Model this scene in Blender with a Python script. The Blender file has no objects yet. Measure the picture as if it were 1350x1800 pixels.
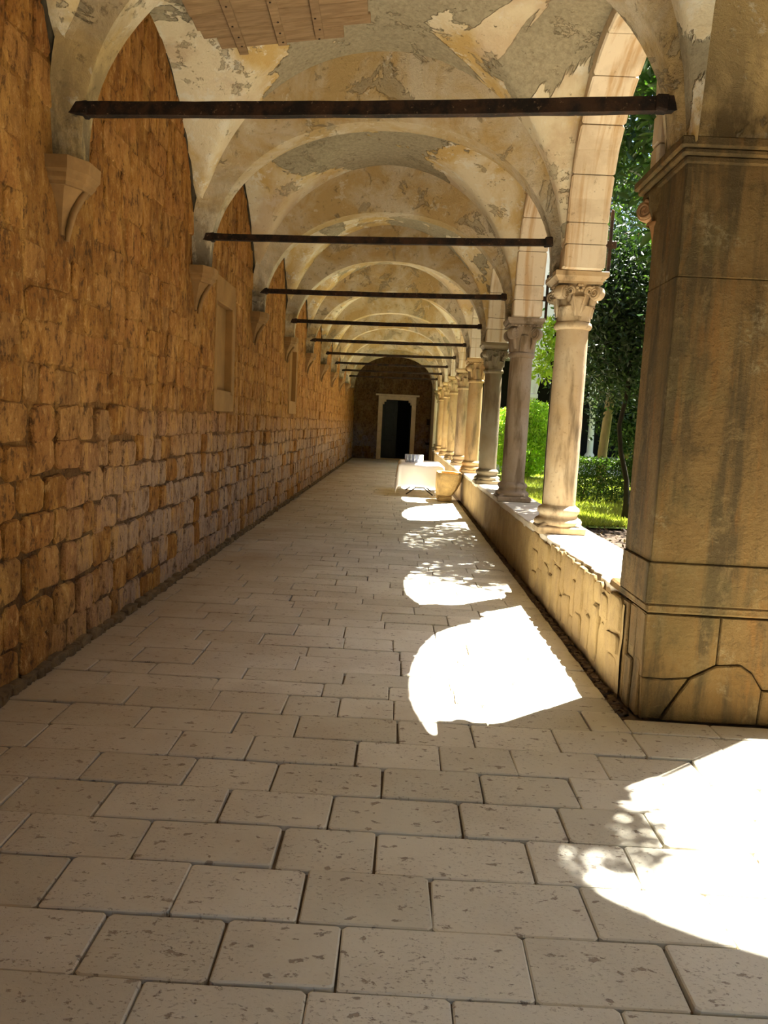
import bpy, math, random
import numpy as np
from mathutils import Vector, Matrix

random.seed(7)
RNG = np.random.default_rng(7)
PI = math.pi
scene = bpy.context.scene
COL = scene.collection

# ------------------------------------------------------------------ camera
CAM_H = 1.55
F_PX, PITCH, YAW, ROLL = 1305.8, 0.1177, -0.0148, 0.0499
fw = Vector((math.sin(YAW) * math.cos(PITCH), math.cos(YAW) * math.cos(PITCH), -math.sin(PITCH)))
rt = Vector((math.cos(YAW), -math.sin(YAW), 0))
up = rt.cross(fw)
r2 = math.cos(ROLL) * rt + math.sin(ROLL) * up
u2 = -math.sin(ROLL) * rt + math.cos(ROLL) * up
cam_data = bpy.data.cameras.new('camera')
cam_data.sensor_fit = 'HORIZONTAL'
cam_data.sensor_width = 36.0
cam_data.lens = F_PX / 1350.0 * 36.0
cam_data.clip_start = 0.05
cam_data.clip_end = 300
cam = bpy.data.objects.new('camera', cam_data)
COL.objects.link(cam)
M = Matrix((r2, u2, -fw)).transposed().to_4x4()
M.translation = (0, 0, CAM_H)
cam.matrix_world = M
scene.camera = cam

# ------------------------------------------------------------------ sky, sun, exposure
SUN_DIR = Vector((0.35, 0.29, 1.0)).normalized()      # towards the sun
world = bpy.data.worlds.new('sky')
scene.world = world
world.use_nodes = True
wn = world.node_tree
for n in list(wn.nodes):
    wn.nodes.remove(n)
wo = wn.nodes.new('ShaderNodeOutputWorld')
wb = wn.nodes.new('ShaderNodeBackground')
ws = wn.nodes.new('ShaderNodeTexSky')
ws.sky_type = 'NISHITA'
ws.sun_disc = False
ws.sun_elevation = math.asin(SUN_DIR.z)
ws.sun_rotation = math.atan2(SUN_DIR.x, SUN_DIR.y)
ws.air_density = 1.0
ws.dust_density = 1.5
ws.ozone_density = 1.0
wb.inputs['Strength'].default_value = 0.15
wn.links.new(ws.outputs[0], wb.inputs['Color'])
wn.links.new(wb.outputs[0], wo.inputs['Surface'])

sun_data = bpy.data.lights.new('sun', 'SUN')
sun_data.energy = 25.0
sun_data.angle = math.radians(0.53)
sun_data.color = (1.0, 0.95, 0.86)
sun = bpy.data.objects.new('sun', sun_data)
COL.objects.link(sun)
sun.rotation_euler = SUN_DIR.to_track_quat('Z', 'Y').to_euler()
sun.location = SUN_DIR * 40

scene.view_settings.view_transform = 'Standard'
scene.view_settings.look = 'None'
scene.view_settings.gamma = 1.0
scene.view_settings.use_curve_mapping = False
scene.view_settings.exposure = 1.1
scene.cycles.max_bounces = 9
scene.cycles.diffuse_bounces = 5
scene.cycles.glossy_bounces = 3
scene.cycles.transmission_bounces = 6
scene.cycles.transparent_max_bounces = 6
scene.cycles.sample_clamp_indirect = 8.0

# ------------------------------------------------------------------ plan of the cloister (metres)
XL = -2.055            # face of the left wall
XP = 1.372             # inner face of the parapet
XPO = 1.90             # outer face of the parapet
ZP = 0.62              # top of the parapet
AX0, AX1 = 1.36, 1.70  # arcade wall above the columns
XC = 1.545             # column axis
Z0 = 2.98              # top of the capitals
BAY = 2.89
Y0 = 4.10              # first transverse rib (at the arcade side)
SK = 0.41 / 3.365      # the left wall ends of the ribs lie a little further on
YEND = 33.0
NR = 10                # ribs
def rib_y(i): return Y0 + BAY * i
def sy(x): return SK * (1.31 - x)
VC, VHW, VAP = -0.33, 1.70, 1.80

# ------------------------------------------------------------------ helpers
def tag(o, label=None, cat=None, group=None, kind=None):
    if label: o['label'] = label
    if cat: o['category'] = cat
    if group: o['group'] = group
    if kind: o['kind'] = kind
    return o
def empty(name, loc=(0, 0, 0), rz=0.0, parent=None):
    o = bpy.data.objects.new(name, None)
    COL.objects.link(o)
    o.location = loc
    o.rotation_euler = (0, 0, rz)
    o.empty_display_size = 0.1
    if parent: o.parent = parent
    return o
def link(name, me, mat=None, parent=None, loc=None, rot=None, scale=None, color=None):
    o = bpy.data.objects.new(name, me)
    COL.objects.link(o)
    if mat is not None and not me.materials:
        me.materials.append(mat)
    if parent: o.parent = parent
    if loc is not None: o.location = loc
    if rot is not None: o.rotation_euler = rot
    if scale is not None: o.scale = scale
    if color is not None: o.color = (*color, 1.0)
    return o
class MB:
    def __init__(s):
        s.v, s.f, s.r = [], [], []
    def add(s, vs, fs, rnd=None):
        b = len(s.v)
        s.v.extend([tuple(p) for p in vs])
        s.f.extend([tuple(i + b for i in f) for f in fs])
        s.r.extend([random.random() if rnd is None else rnd] * len(fs))
    def box(s, x0, x1, y0, y1, z0, z1, bev=0.0, jit=0.0, rnd=None):
        # a block whose six faces are inset by a chamfer of width bev
        if bev <= 0:
            vs = [(x, y, z) for z in (z0, z1) for y in (y0, y1) for x in (x0, x1)]
            fs = [(0, 2, 3, 1), (4, 5, 7, 6), (0, 1, 5, 4), (2, 6, 7, 3), (0, 4, 6, 2), (1, 3, 7, 5)]
        else:
            X, Y, Z = (x0, x1), (y0, y1), (z0, z1)
            vs, idx = [], {}
            for a in (0, 1):
                for b in (0, 1):
                    for c in (0, 1):
                        j = [random.uniform(-jit, jit) for _ in range(3)]
                        for ax in range(3):
                            p = [X[a] + j[0], Y[b] + j[1], Z[c] + j[2]]
                            for k, t in enumerate((a, b, c)):
                                if k != ax: p[k] += bev if t == 0 else -bev
                            idx[(a, b, c, ax)] = len(vs); vs.append(p)
            fs = []
            I = lambda a, b, c, ax: idx[(a, b, c, ax)]
            fs.append([I(0, 0, 0, 0), I(0, 0, 1, 0), I(0, 1, 1, 0), I(0, 1, 0, 0)])
            fs.append([I(1, 0, 0, 0), I(1, 1, 0, 0), I(1, 1, 1, 0), I(1, 0, 1, 0)])
            fs.append([I(0, 0, 0, 1), I(1, 0, 0, 1), I(1, 0, 1, 1), I(0, 0, 1, 1)])
            fs.append([I(0, 1, 0, 1), I(0, 1, 1, 1), I(1, 1, 1, 1), I(1, 1, 0, 1)])
            fs.append([I(0, 0, 0, 2), I(0, 1, 0, 2), I(1, 1, 0, 2), I(1, 0, 0, 2)])
            fs.append([I(0, 0, 1, 2), I(1, 0, 1, 2), I(1, 1, 1, 2), I(0, 1, 1, 2)])
            for a in (0, 1):
                for b in (0, 1):
                    fs.append([I(a, b, 0, 0), I(a, b, 1, 0), I(a, b, 1, 1), I(a, b, 0, 1)])
                    fs.append([I(a, 0, b, 0), I(a, 1, b, 0), I(a, 1, b, 2), I(a, 0, b, 2)])
                    fs.append([I(0, a, b, 1), I(1, a, b, 1), I(1, a, b, 2), I(0, a, b, 2)])
                    for c in (0, 1):
                        fs.append([I(a, b, c, 0), I(a, b, c, 1), I(a, b, c, 2)])
        s.add(vs, fs, rnd)
    def tube(s, pts, rad, seg=8, cap=True, rnd=None):
        pts = [Vector(p) for p in pts]
        if not hasattr(rad, '__len__'): rad = [rad] * len(pts)
        vs, fs = [], []
        ref = None
        for i, p in enumerate(pts):
            t = (pts[min(i + 1, len(pts) - 1)] - pts[max(i - 1, 0)]).normalized()
            if ref is None:
                ref = Vector((0, 0, 1)) if abs(t.z) < 0.9 else Vector((1, 0, 0))
            a = t.cross(ref).normalized(); b = a.cross(t).normalized(); ref = b
            for k in range(seg):
                w = 2 * PI * k / seg
                vs.append(p + (a * math.cos(w) + b * math.sin(w)) * rad[i])
        for i in range(len(pts) - 1):
            for k in range(seg):
                k2 = (k + 1) % seg
                fs.append((i * seg + k, i * seg + k2, (i + 1) * seg + k2, (i + 1) * seg + k))
        if cap:
            fs.append(tuple(range(seg))); fs.append(tuple((len(pts) - 1) * seg + k for k in reversed(range(seg))))
        s.add(vs, fs, rnd)
    def lathe(s, prof, seg=28, c=(0, 0), a0=0, a1=2 * PI, cap=True, rnd=None):
        full = abs(a1 - a0 - 2 * PI) < 1e-6
        n = seg if full else seg + 1
        vs, fs = [], []
        for r, z in prof:
            for k in range(n):
                w = a0 + (a1 - a0) * k / seg
                vs.append((c[0] + r * math.cos(w), c[1] + r * math.sin(w), z))
        for i in range(len(prof) - 1):
            for k in range(seg):
                k2 = (k + 1) % n
                fs.append((i * n + k, i * n + k2, (i + 1) * n + k2, (i + 1) * n + k))
        if cap:
            fs.append(tuple(reversed(range(n)))); fs.append(tuple((len(prof) - 1) * n + k for k in range(n)))
        s.add(vs, fs, rnd)
    def loft(s, rings, close=True, cap=False, rnd=None):
        n = len(rings[0]); vs = [p for r in rings for p in r]; fs = []
        for i in range(len(rings) - 1):
            for k in range(n if close else n - 1):
                k2 = (k + 1) % n
                fs.append((i * n + k, i * n + k2, (i + 1) * n + k2, (i + 1) * n + k))
        if cap:
            fs.append(tuple(reversed(range(n)))); fs.append(tuple((len(rings) - 1) * n + k for k in range(n)))
        s.add(vs, fs, rnd)
    def mesh(s, name, mat=None, smooth=False, fix=True):
        me = bpy.data.meshes.new(name)
        me.from_pydata(s.v, [], s.f)
        if fix:
            import bmesh
            bm = bmesh.new(); bm.from_mesh(me)
            bmesh.ops.recalc_face_normals(bm, faces=bm.faces)
            bm.to_mesh(me); bm.free()
        at = me.attributes.new('rnd', 'FLOAT', 'FACE')
        at.data.foreach_set('value', s.r)
        if smooth:
            me.polygons.foreach_set('use_smooth', [True] * len(me.polygons))
        me.update()
        if mat: me.materials.append(mat)
        return me
    def obj(s, name, mat=None, parent=None, smooth=False, fix=True, **kw):
        return link(name, s.mesh(name, mat, smooth, fix), None, parent, **kw)
def auto_smooth(me, ang=40):
    me.polygons.foreach_set('use_smooth', [True] * len(me.polygons))
    try: me.set_sharp_from_angle(angle=math.radians(ang))
    except Exception: pass
    return me
def vnoise(seed):
    # a cheap smooth value noise on a lattice, vectorised
    rg = np.random.default_rng(seed); T = rg.random((64, 64, 64))
    def f(x, y, z=0.0, s=1.0):
        x = np.asarray(x, float) * s; y = np.asarray(y, float) * s; z = np.asarray(z, float) * s + np.zeros_like(x)
        xi, yi, zi = np.floor(x).astype(int), np.floor(y).astype(int), np.floor(z).astype(int)
        a, b, c = x - xi, y - yi, z - zi
        a, b, c = [t * t * (3 - 2 * t) for t in (a, b, c)]
        g = lambda i, j, k: T[(xi + i) % 64, (yi + j) % 64, (zi + k) % 64]
        return ((g(0,0,0)*(1-a)+g(1,0,0)*a)*(1-b)+(g(0,1,0)*(1-a)+g(1,1,0)*a)*b)*(1-c)+((g(0,0,1)*(1-a)+g(1,0,1)*a)*(1-b)+(g(0,1,1)*(1-a)+g(1,1,1)*a)*b)*c
    return f
VN = vnoise(3)

# ------------------------------------------------------------------ materials
class G:
    def __init__(s, name):
        s.m = bpy.data.materials.new(name); s.m.use_nodes = True
        s.t = s.m.node_tree
        s.b = s.t.nodes['Principled BSDF']; s.out = s.t.nodes['Material Output']
        s.b.inputs['Roughness'].default_value = 0.9
        s.b.inputs['Specular IOR Level'].default_value = 0.2
        g = s.t.nodes.new('ShaderNodeNewGeometry'); s.pos = g.outputs['Position']
        s.geo = g
    def n(s, t, **kw):
        nd = s.t.nodes.new(t)
        for k, v in kw.items(): setattr(nd, k, v)
        return nd
    def l(s, a, b): s.t.links.new(a, b)
    def put(s, sock, v):
        if hasattr(v, 'links'): s.l(v, sock)
        elif isinstance(v, (tuple, list)) and len(v) == 3 and sock.type == 'RGBA': sock.default_value = (*v, 1)
        else: sock.default_value = v
    def vec(s, sc=(1, 1, 1), off=(0, 0, 0), src=None):
        m = s.n('ShaderNodeMapping'); m.inputs['Scale'].default_value = sc; m.inputs['Location'].default_value = off
        s.l(src or s.pos, m.inputs['Vector']); return m.outputs[0]
    def obj(s): return s.n('ShaderNodeTexCoord').outputs['Object']
    def noise(s, scale=1, detail=4, rough=0.55, dist=0.0, v=None):
        nd = s.n('ShaderNodeTexNoise')
        nd.inputs['Scale'].default_value = scale; nd.inputs['Detail'].default_value = detail
        nd.inputs['Roughness'].default_value = rough; nd.inputs['Distortion'].default_value = dist
        s.l(v or s.pos, nd.inputs['Vector']); return nd.outputs[0]
    def voro(s, scale=1, feature='F1', v=None, rnd=1.0):
        nd = s.n('ShaderNodeTexVoronoi', feature=feature)
        nd.inputs['Scale'].default_value = scale; nd.inputs['Randomness'].default_value = rnd
        s.l(v or s.pos, nd.inputs['Vector']); return nd.outputs[0]
    def ramp(s, fac, stops, interp='LINEAR'):
        nd = s.n('ShaderNodeValToRGB'); cr = nd.color_ramp; cr.interpolation = interp
        while len(cr.elements) > 1: cr.elements.remove(cr.elements[-1])
        for i, (p, c) in enumerate(stops):
            e = cr.elements[0] if i == 0 else cr.elements.new(p)
            e.position = p; e.color = (c, c, c, 1) if not hasattr(c, '__len__') else (*c, 1)
        s.l(fac, nd.inputs[0]); return nd.outputs[0]
    def step(s, fac, a, b): return s.ramp(fac, [(a, 0.0), (b, 1.0)])
    def mix(s, f, a, b, mode='MIX'):
        nd = s.n('ShaderNodeMix', data_type='RGBA', blend_type=mode)
        s.put(nd.inputs[0], f); s.put(nd.inputs[6], a); s.put(nd.inputs[7], b); return nd.outputs[2]
    def math(s, op, a, b=0.5, clamp=False):
        nd = s.n('ShaderNodeMath', operation=op, use_clamp=clamp); s.put(nd.inputs[0], a); s.put(nd.inputs[1], b); return nd.outputs[0]
    def rnd(s):
        a = s.n('ShaderNodeAttribute', attribute_name='rnd').outputs['Fac']
        o = s.n('ShaderNodeObjectInfo').outputs['Random']
        return s.math('FRACT', s.math('ADD', a, o))
    def tint(s): return s.n('ShaderNodeObjectInfo').outputs['Color']
    def sep(s, v=None):
        nd = s.n('ShaderNodeSeparateXYZ'); s.l(v or s.pos, nd.inputs[0]); return nd.outputs
    def bump(s, h, st=0.4, d=0.02, nrm=None):
        nd = s.n('ShaderNodeBump'); nd.inputs['Strength'].default_value = st; nd.inputs['Distance'].default_value = d
        s.l(h, nd.inputs['Height'])
        if nrm: s.l(nrm, nd.inputs['Normal'])
        return nd.outputs[0]
    def done(s, col, nrm=None, rough=None, **kw):
        s.put(s.b.inputs['Base Color'], col)
        if nrm: s.l(nrm, s.b.inputs['Normal'])
        if rough is not None: s.put(s.b.inputs['Roughness'], rough)
        for k, v in kw.items(): s.put(s.b.inputs[k.replace('_', ' ')], v)
        return s.m

def m_vault():
    g = G('vault_plaster')
    zz = g.sep()[2]
    mz = g.n('ShaderNodeMapRange'); mz.inputs[1].default_value = 4.1; mz.inputs[2].default_value = 4.78; mz.inputs[3].default_value = -0.075; mz.inputs[4].default_value = 0.05; g.l(zz, mz.inputs[0])
    n1 = g.math('ADD', g.noise(0.62, 8, 0.6, 0.6, g.vec(off=(0.4, 0.9, 0.2))), mz.outputs[0])
    n2 = g.noise(1.1, 6, 0.62, 0.4, g.vec(off=(7, 3, 1)))
    n3 = g.noise(6, 6, 0.7)
    n4 = g.noise(26, 4, 0.7)
    wash = g.mix(g.step(n2, 0.44, 0.56), (0.62, 0.54, 0.37), (0.50, 0.35, 0.135))
    wash = g.mix(g.step(n3, 0.54, 0.62), wash, (0.64, 0.60, 0.48))
    pink = g.step(g.noise(0.7, 5, 0.6, 0.3, g.vec(off=(1, 9, 4))), 0.56, 0.6)
    wash = g.mix(g.math('MULTIPLY', pink, 0.7), wash, (0.50, 0.38, 0.24))
    peel = g.step(n1, 0.535, 0.543)
    grey = g.mix(g.step(n4, 0.35, 0.7), (0.25, 0.215, 0.14), (0.38, 0.33, 0.22))
    col = g.mix(peel, wash, grey)
    flake = g.step(g.noise(3.0, 8, 0.75, 0.2, g.vec(off=(3, 1, 8))), 0.59, 0.61)
    col = g.mix(g.math('MULTIPLY', flake, 0.75), col, (0.37, 0.31, 0.20))
    speck = g.step(g.noise(11, 5, 0.7, 0, g.vec(off=(2, 2, 2))), 0.63, 0.70)
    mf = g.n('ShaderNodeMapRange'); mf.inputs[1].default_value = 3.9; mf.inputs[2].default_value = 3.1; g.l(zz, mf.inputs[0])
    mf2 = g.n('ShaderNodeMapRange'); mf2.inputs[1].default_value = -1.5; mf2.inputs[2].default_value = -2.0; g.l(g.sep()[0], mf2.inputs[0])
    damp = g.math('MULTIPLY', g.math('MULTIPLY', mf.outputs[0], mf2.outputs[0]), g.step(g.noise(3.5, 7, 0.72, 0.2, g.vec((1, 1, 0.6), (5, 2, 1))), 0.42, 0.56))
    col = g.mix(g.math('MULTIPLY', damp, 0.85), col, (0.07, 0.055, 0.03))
    col = g.mix(g.math('MULTIPLY', speck, 0.8), col, (0.10, 0.07, 0.035))
    crack = g.voro(1.0, 'DISTANCE_TO_EDGE', g.vec((0.8, 0.8, 0.8)))
    h = g.math('ADD', g.math('MULTIPLY', peel, -0.5), g.math('MULTIPLY', n3, 0.25))
    h = g.math('ADD', h, g.math('MULTIPLY', n4, 0.12))
    h = g.math('SUBTRACT', h, g.math('MULTIPLY', flake, 0.2))
    return g.done(col, g.bump(h, 1.0, 0.05), 0.92)
def m_rib():
    g = G('rib_plaster')
    n1 = g.noise(1.4, 7, 0.65, 0.6)
    n2 = g.noise(2.4, 8, 0.7, 0.9, g.vec(off=(4, 4, 2)))
    n3 = g.noise(10, 7, 0.75, 0.3)
    n4 = g.noise(4.5, 7, 0.72, 0.4, g.vec(off=(1, 7, 3)))
    col = g.mix(g.step(n1, 0.42, 0.58), (0.55, 0.47, 0.33), (0.45, 0.32, 0.14))
    flake = g.step(n2, 0.58, 0.60)
    col = g.mix(g.math('MULTIPLY', flake, 0.65), col, (0.31, 0.26, 0.165))
    col = g.mix(g.math('MULTIPLY', g.step(n4, 0.60, 0.63), 0.55), col, (0.63, 0.57, 0.43))
    col = g.mix(g.math('MULTIPLY', g.step(n3, 0.58, 0.68), 0.7), col, (0.12, 0.09, 0.045))
    z = g.sep()[2]
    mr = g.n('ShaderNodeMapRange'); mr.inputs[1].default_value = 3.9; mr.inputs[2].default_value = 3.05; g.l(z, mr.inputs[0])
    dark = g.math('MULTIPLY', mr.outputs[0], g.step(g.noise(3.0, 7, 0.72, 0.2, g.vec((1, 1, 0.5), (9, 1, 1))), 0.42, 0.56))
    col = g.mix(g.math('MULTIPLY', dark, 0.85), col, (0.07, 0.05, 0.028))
    h = g.math('ADD', g.math('MULTIPLY', n3, -0.6), g.math('MULTIPLY', flake, -0.4))
    return g.done(col, g.bump(g.math('ADD', h, n4), 1.0, 0.04), 0.92)
def wall_colour(g, r):
    n1 = g.noise(1.5, 7, 0.65, 0.4)
    n2 = g.noise(13, 7, 0.75, 0.2, g.vec((1, 1.25, 0.8)))
    n3 = g.noise(5, 6, 0.7, 0.3, g.vec((1, 1.4, 0.5), (3, 3, 3)))
    n4 = g.noise(42, 4, 0.7)
    col = g.mix(g.step(n1, 0.34, 0.66), (0.20, 0.088, 0.019), (0.30, 0.155, 0.042))
    if r is not None:
        col = g.mix(0.55, col, g.ramp(r, [(0.0, (0.17, 0.07, 0.014)), (0.3, (0.27, 0.13, 0.032)), (0.55, (0.25, 0.105, 0.035)), (0.8, (0.33, 0.18, 0.065)), (1.0, (0.20, 0.11, 0.045))]))
    xyz = g.sep()
    mr = g.n('ShaderNodeMapRange'); mr.inputs[1].default_value = 1.75; mr.inputs[2].default_value = 0.9; g.l(xyz[2], mr.inputs[0])
    mr2 = g.n('ShaderNodeMapRange'); mr2.inputs[1].default_value = 4.2; mr2.inputs[2].default_value = 6.0; g.l(xyz[1], mr2.inputs[0])
    band = g.math('MULTIPLY', mr.outputs[0], mr2.outputs[0])
    if r is not None: band = g.math('MULTIPLY', band, g.step(g.math('ADD', g.math('MULTIPLY', n1, 0.6), g.math('MULTIPLY', r, 0.5)), 0.34, 0.50))
    else: band = g.math('MULTIPLY', band, 0.35)
    col = g.mix(g.math('MULTIPLY', band, 0.85), col, (0.285, 0.225, 0.21))
    col = g.mix(g.math('MULTIPLY', g.step(n3, 0.52, 0.62), 0.6), col, (0.40, 0.235, 0.075))
    col = g.mix(g.math('MULTIPLY', g.step(n3, 0.47, 0.37), 0.65), col, (0.12, 0.052, 0.012))
    col = g.mix(g.math('MULTIPLY', g.step(n2, 0.535, 0.62), 0.8), col, (0.055, 0.026, 0.010))
    col = g.mix(g.math('MULTIPLY', g.step(n2, 0.45, 0.35), 0.65), col, (0.44, 0.28, 0.12))
    col = g.mix(g.math('MULTIPLY', g.step(n4, 0.58, 0.70), 0.5), col, (0.07, 0.034, 0.012))
    h = g.math('ADD', g.math('MULTIPLY', n2, -1.0), g.math('MULTIPLY', n3, 1.3))
    h = g.math('ADD', h, g.math('MULTIPLY', n4, -0.25))
    return col, h
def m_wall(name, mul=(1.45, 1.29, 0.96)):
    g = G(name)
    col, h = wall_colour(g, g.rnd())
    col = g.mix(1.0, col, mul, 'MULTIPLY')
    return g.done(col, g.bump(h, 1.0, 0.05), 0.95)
def m_render(name='wall_render', mul=(1.0, 1.0, 1.0)):
    g = G(name)
    col, h = wall_colour(g, None)
    if mul[0] < 1.0:                       # thick pointing low down, thin render wash over the upper wall
        mz = g.n('ShaderNodeMapRange'); mz.inputs[1].default_value = 1.5; mz.inputs[2].default_value = 2.3; g.l(g.math('ADD', g.sep()[2], g.noise(2.0, 4)), mz.inputs[0])
        col = g.mix(mz.outputs[0], g.mix(1.0, col, mul, 'MULTIPLY'), g.mix(1.0, col, (1.2, 1.06, 0.76), 'MULTIPLY'))
    return g.done(col, g.bump(h, 1.0, 0.05), 0.95)
def m_floor():
    g = G('paving_limestone')
    r = g.rnd()
    col = g.ramp(r, [(0.0, (0.62, 0.595, 0.48)), (0.5, (0.70, 0.675, 0.56)), (1.0, (0.76, 0.735, 0.62))])
    n1 = g.noise(2.0, 6, 0.6, 0.2)
    col = g.mix(g.math('MULTIPLY', g.step(n1, 0.46, 0.66), 0.4), col, (0.54, 0.48, 0.36))
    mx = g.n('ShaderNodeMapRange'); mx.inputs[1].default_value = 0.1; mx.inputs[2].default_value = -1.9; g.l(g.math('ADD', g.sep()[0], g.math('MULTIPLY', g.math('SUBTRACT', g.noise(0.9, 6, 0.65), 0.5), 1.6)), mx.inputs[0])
    col = g.mix(g.math('MULTIPLY', mx.outputs[0], 0.8), col, (0.29, 0.185, 0.085))      # dimmer light towards the left wall, painted into the colour with noisy edges
    tool = g.noise(1.0, 3, 0.6, 0.0, g.vec((60, 130, 1)))
    toolm = g.step(g.noise(1.7, 2, 0.5, 0, g.vec(off=(5, 5, 5))), 0.45, 0.6)
    tm = g.math('MULTIPLY', g.step(tool, 0.60, 0.68), toolm)
    col = g.mix(g.math('MULTIPLY', tm, 0.4), col, (0.26, 0.19, 0.12))
    pit = g.step(g.noise(1.0, 4, 0.62, 0.2, g.vec((16, 26, 10))), 0.615, 0.66)
    col = g.mix(g.math('MULTIPLY', pit, 0.7), col, (0.19, 0.13, 0.08))
    pit2 = g.math('MULTIPLY', g.step(g.noise(1.0, 3, 0.6, 0.2, g.vec((55, 90, 10))), 0.60, 0.66), g.step(g.noise(2.6, 3, 0.6, 0, g.vec(off=(8, 1, 1))), 0.42, 0.58))
    col = g.mix(g.math('MULTIPLY', pit2, 0.55), col, (0.20, 0.145, 0.095))
    pit = g.math('ADD', pit, g.math('MULTIPLY', pit2, 0.5))
    fine = g.noise(45, 3, 0.6)
    h = g.math('SUBTRACT', g.math('MULTIPLY', fine, 0.25), g.math('ADD', g.math('MULTIPLY', pit, 0.7), g.math('MULTIPLY', tm, 0.3)))
    h = g.math('ADD', h, g.math('MULTIPLY', n1, 0.5))
    return g.done(col, g.bump(h, 0.5, 0.012), g.ramp(n1, [(0.3, 0.62), (0.7, 0.85)]), Specular_IOR_Level=0.35)
def m_plain(name, col, var=0.25, scale=5, rough=0.9, bump=0.4, d=0.01, detail=5, vs=(1, 1, 1)):
    g = G(name)
    n = g.noise(scale, detail, 0.6, 0.2, g.vec(vs))
    c = g.mix(g.step(n, 0.3, 0.7), tuple(x * (1 - var) for x in col), tuple(min(1, x * (1 + var)) for x in col))
    n2 = g.noise(scale * 6, 3, 0.6)
    return g.done(c, g.bump(g.math('ADD', n, g.math('MULTIPLY', n2, 0.3)), bump, d), rough)
def m_column():
    g = G('column_stone')
    ob = g.obj(); t = g.tint()
    n1 = g.noise(2.0, 6, 0.6, 0.2)
    n2 = g.noise(1.0, 5, 0.62, 0.3, g.vec((5, 5, 0.9), (0.7, 0.2, 0.55)))
    n3 = g.noise(30, 4, 0.65)
    col = g.mix(g.step(n1, 0.35, 0.65), t, g.mix(1.0, t, (0.82, 0.72, 0.58), 'MULTIPLY'))
    col = g.mix(g.math('MULTIPLY', g.step(n2, 0.52, 0.64), 0.8), col, (0.15, 0.11, 0.065))
    col = g.mix(g.math('MULTIPLY', g.step(n3, 0.60, 0.68), 0.45), col, (0.22, 0.16, 0.10))
    col = g.mix(1.0, col, (0.80, 0.78, 0.70), 'MULTIPLY')
    return g.done(col, g.bump(g.math('ADD', n3, g.math('MULTIPLY', n1, 2)), 0.35, 0.01), 0.8)
def m_pier():
    g = G('pier_stone')
    r = g.rnd()
    st = g.noise(1.0, 6, 0.62, 0.35, g.vec((5.5, 5.5, 0.55), (0.4, 0.1, 0)))
    st2 = g.noise(1.0, 6, 0.65, 0.3, g.vec((9, 9, 1.2), (2.4, 3.1, 0)))
    n1 = g.noise(2.4, 6, 0.65, 0.4)
    n3 = g.noise(38, 5, 0.72)
    col = g.mix(g.step(n1, 0.34, 0.66), (0.30, 0.17, 0.052), (0.40, 0.25, 0.09))
    col = g.mix(g.math('MULTIPLY', r, 0.35), col, (0.32, 0.22, 0.11))
    col = g.mix(g.math('MULTIPLY', g.step(st, 0.46, 0.58), 0.8), col, (0.12, 0.088, 0.045))
    col = g.mix(g.math('MULTIPLY', g.step(st2, 0.56, 0.66), 0.6), col, (0.42, 0.21, 0.06))
    n5 = g.noise(7, 7, 0.75, 0.4, g.vec((1, 1, 0.7), (4, 4, 9)))
    col = g.mix(g.math('MULTIPLY', g.step(n5, 0.54, 0.64), 0.6), col, (0.14, 0.095, 0.04))
    col = g.mix(g.math('MULTIPLY', g.step(n5, 0.46, 0.36), 0.5), col, (0.45, 0.32, 0.15))
    lich = g.math('MULTIPLY', g.step(g.noise(3.0, 7, 0.72, 0, g.vec(off=(1, 8, 2))), 0.58, 0.66), g.step(n3, 0.46, 0.56))
    col = g.mix(g.math('MULTIPLY', lich, 0.8), col, (0.50, 0.40, 0.24))
    col = g.mix(g.math('MULTIPLY', g.step(n3, 0.60, 0.70), 0.55), col, (0.13, 0.085, 0.04))
    green = g.step(g.noise(1.6, 5, 0.6, 0, g.vec(off=(6, 2, 7))), 0.55, 0.68)
    col = g.mix(g.math('MULTIPLY', green, 0.45), col, (0.24, 0.19, 0.08))
    col = g.mix(1.0, col, (0.42, 0.405, 0.345), 'MULTIPLY')
    return g.done(col, g.bump(g.math('ADD', n3, g.math('MULTIPLY', n1, 1.5)), 0.8, 0.02), 0.92)
def m_arch():
    g = G('arch_stone')
    r = g.rnd()
    n1 = g.noise(1.6, 6, 0.6, 0.3)
    stx = g.noise(1.0, 5, 0.6, 0.3, g.vec((9, 1.2, 0.5), (0.2, 0, 0)))
    n3 = g.noise(24, 5, 0.7)
    col = g.ramp(r, [(0, (0.62, 0.53, 0.38)), (1, (0.70, 0.61, 0.46))])
    col = g.mix(g.math('MULTIPLY', g.step(stx, 0.48, 0.60), 0.8), col, (0.46, 0.29, 0.13))
    col = g.mix(g.math('MULTIPLY', g.step(n1, 0.54, 0.66), 0.5), col, (0.36, 0.27, 0.17))
    col = g.mix(g.math('MULTIPLY', g.step(n3, 0.62, 0.70), 0.5), col, (0.16, 0.11, 0.06))
    return g.done(col, g.bump(n3, 0.35, 0.01), 0.9)
def m_iron():
    g = G('rusty_iron')
    n = g.noise(9, 7, 0.7, 0.3); n2 = g.noise(34, 5, 0.7)
    col = g.mix(g.step(n, 0.42, 0.62), (0.010, 0.007, 0.005), (0.040, 0.019, 0.009))
    col = g.mix(g.math('MULTIPLY', g.step(n2, 0.62, 0.70), 0.7), col, (0.26, 0.16, 0.085))
    return g.done(col, g.bump(g.math('ADD', n, n2), 0.7, 0.01), 0.85)
def m_wood():
    g = G('old_boards')
    r = g.rnd()
    gr = g.noise(1.0, 6, 0.65, 0.6, g.vec((1.6, 26, 26)))
    col = g.mix(g.step(gr, 0.35, 0.68), (0.20, 0.125, 0.06), (0.35, 0.235, 0.125))
    col = g.mix(g.math('MULTIPLY', r, 0.4), col, (0.16, 0.10, 0.055))
    return g.done(col, g.bump(gr, 0.4, 0.008), 0.85)
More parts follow.
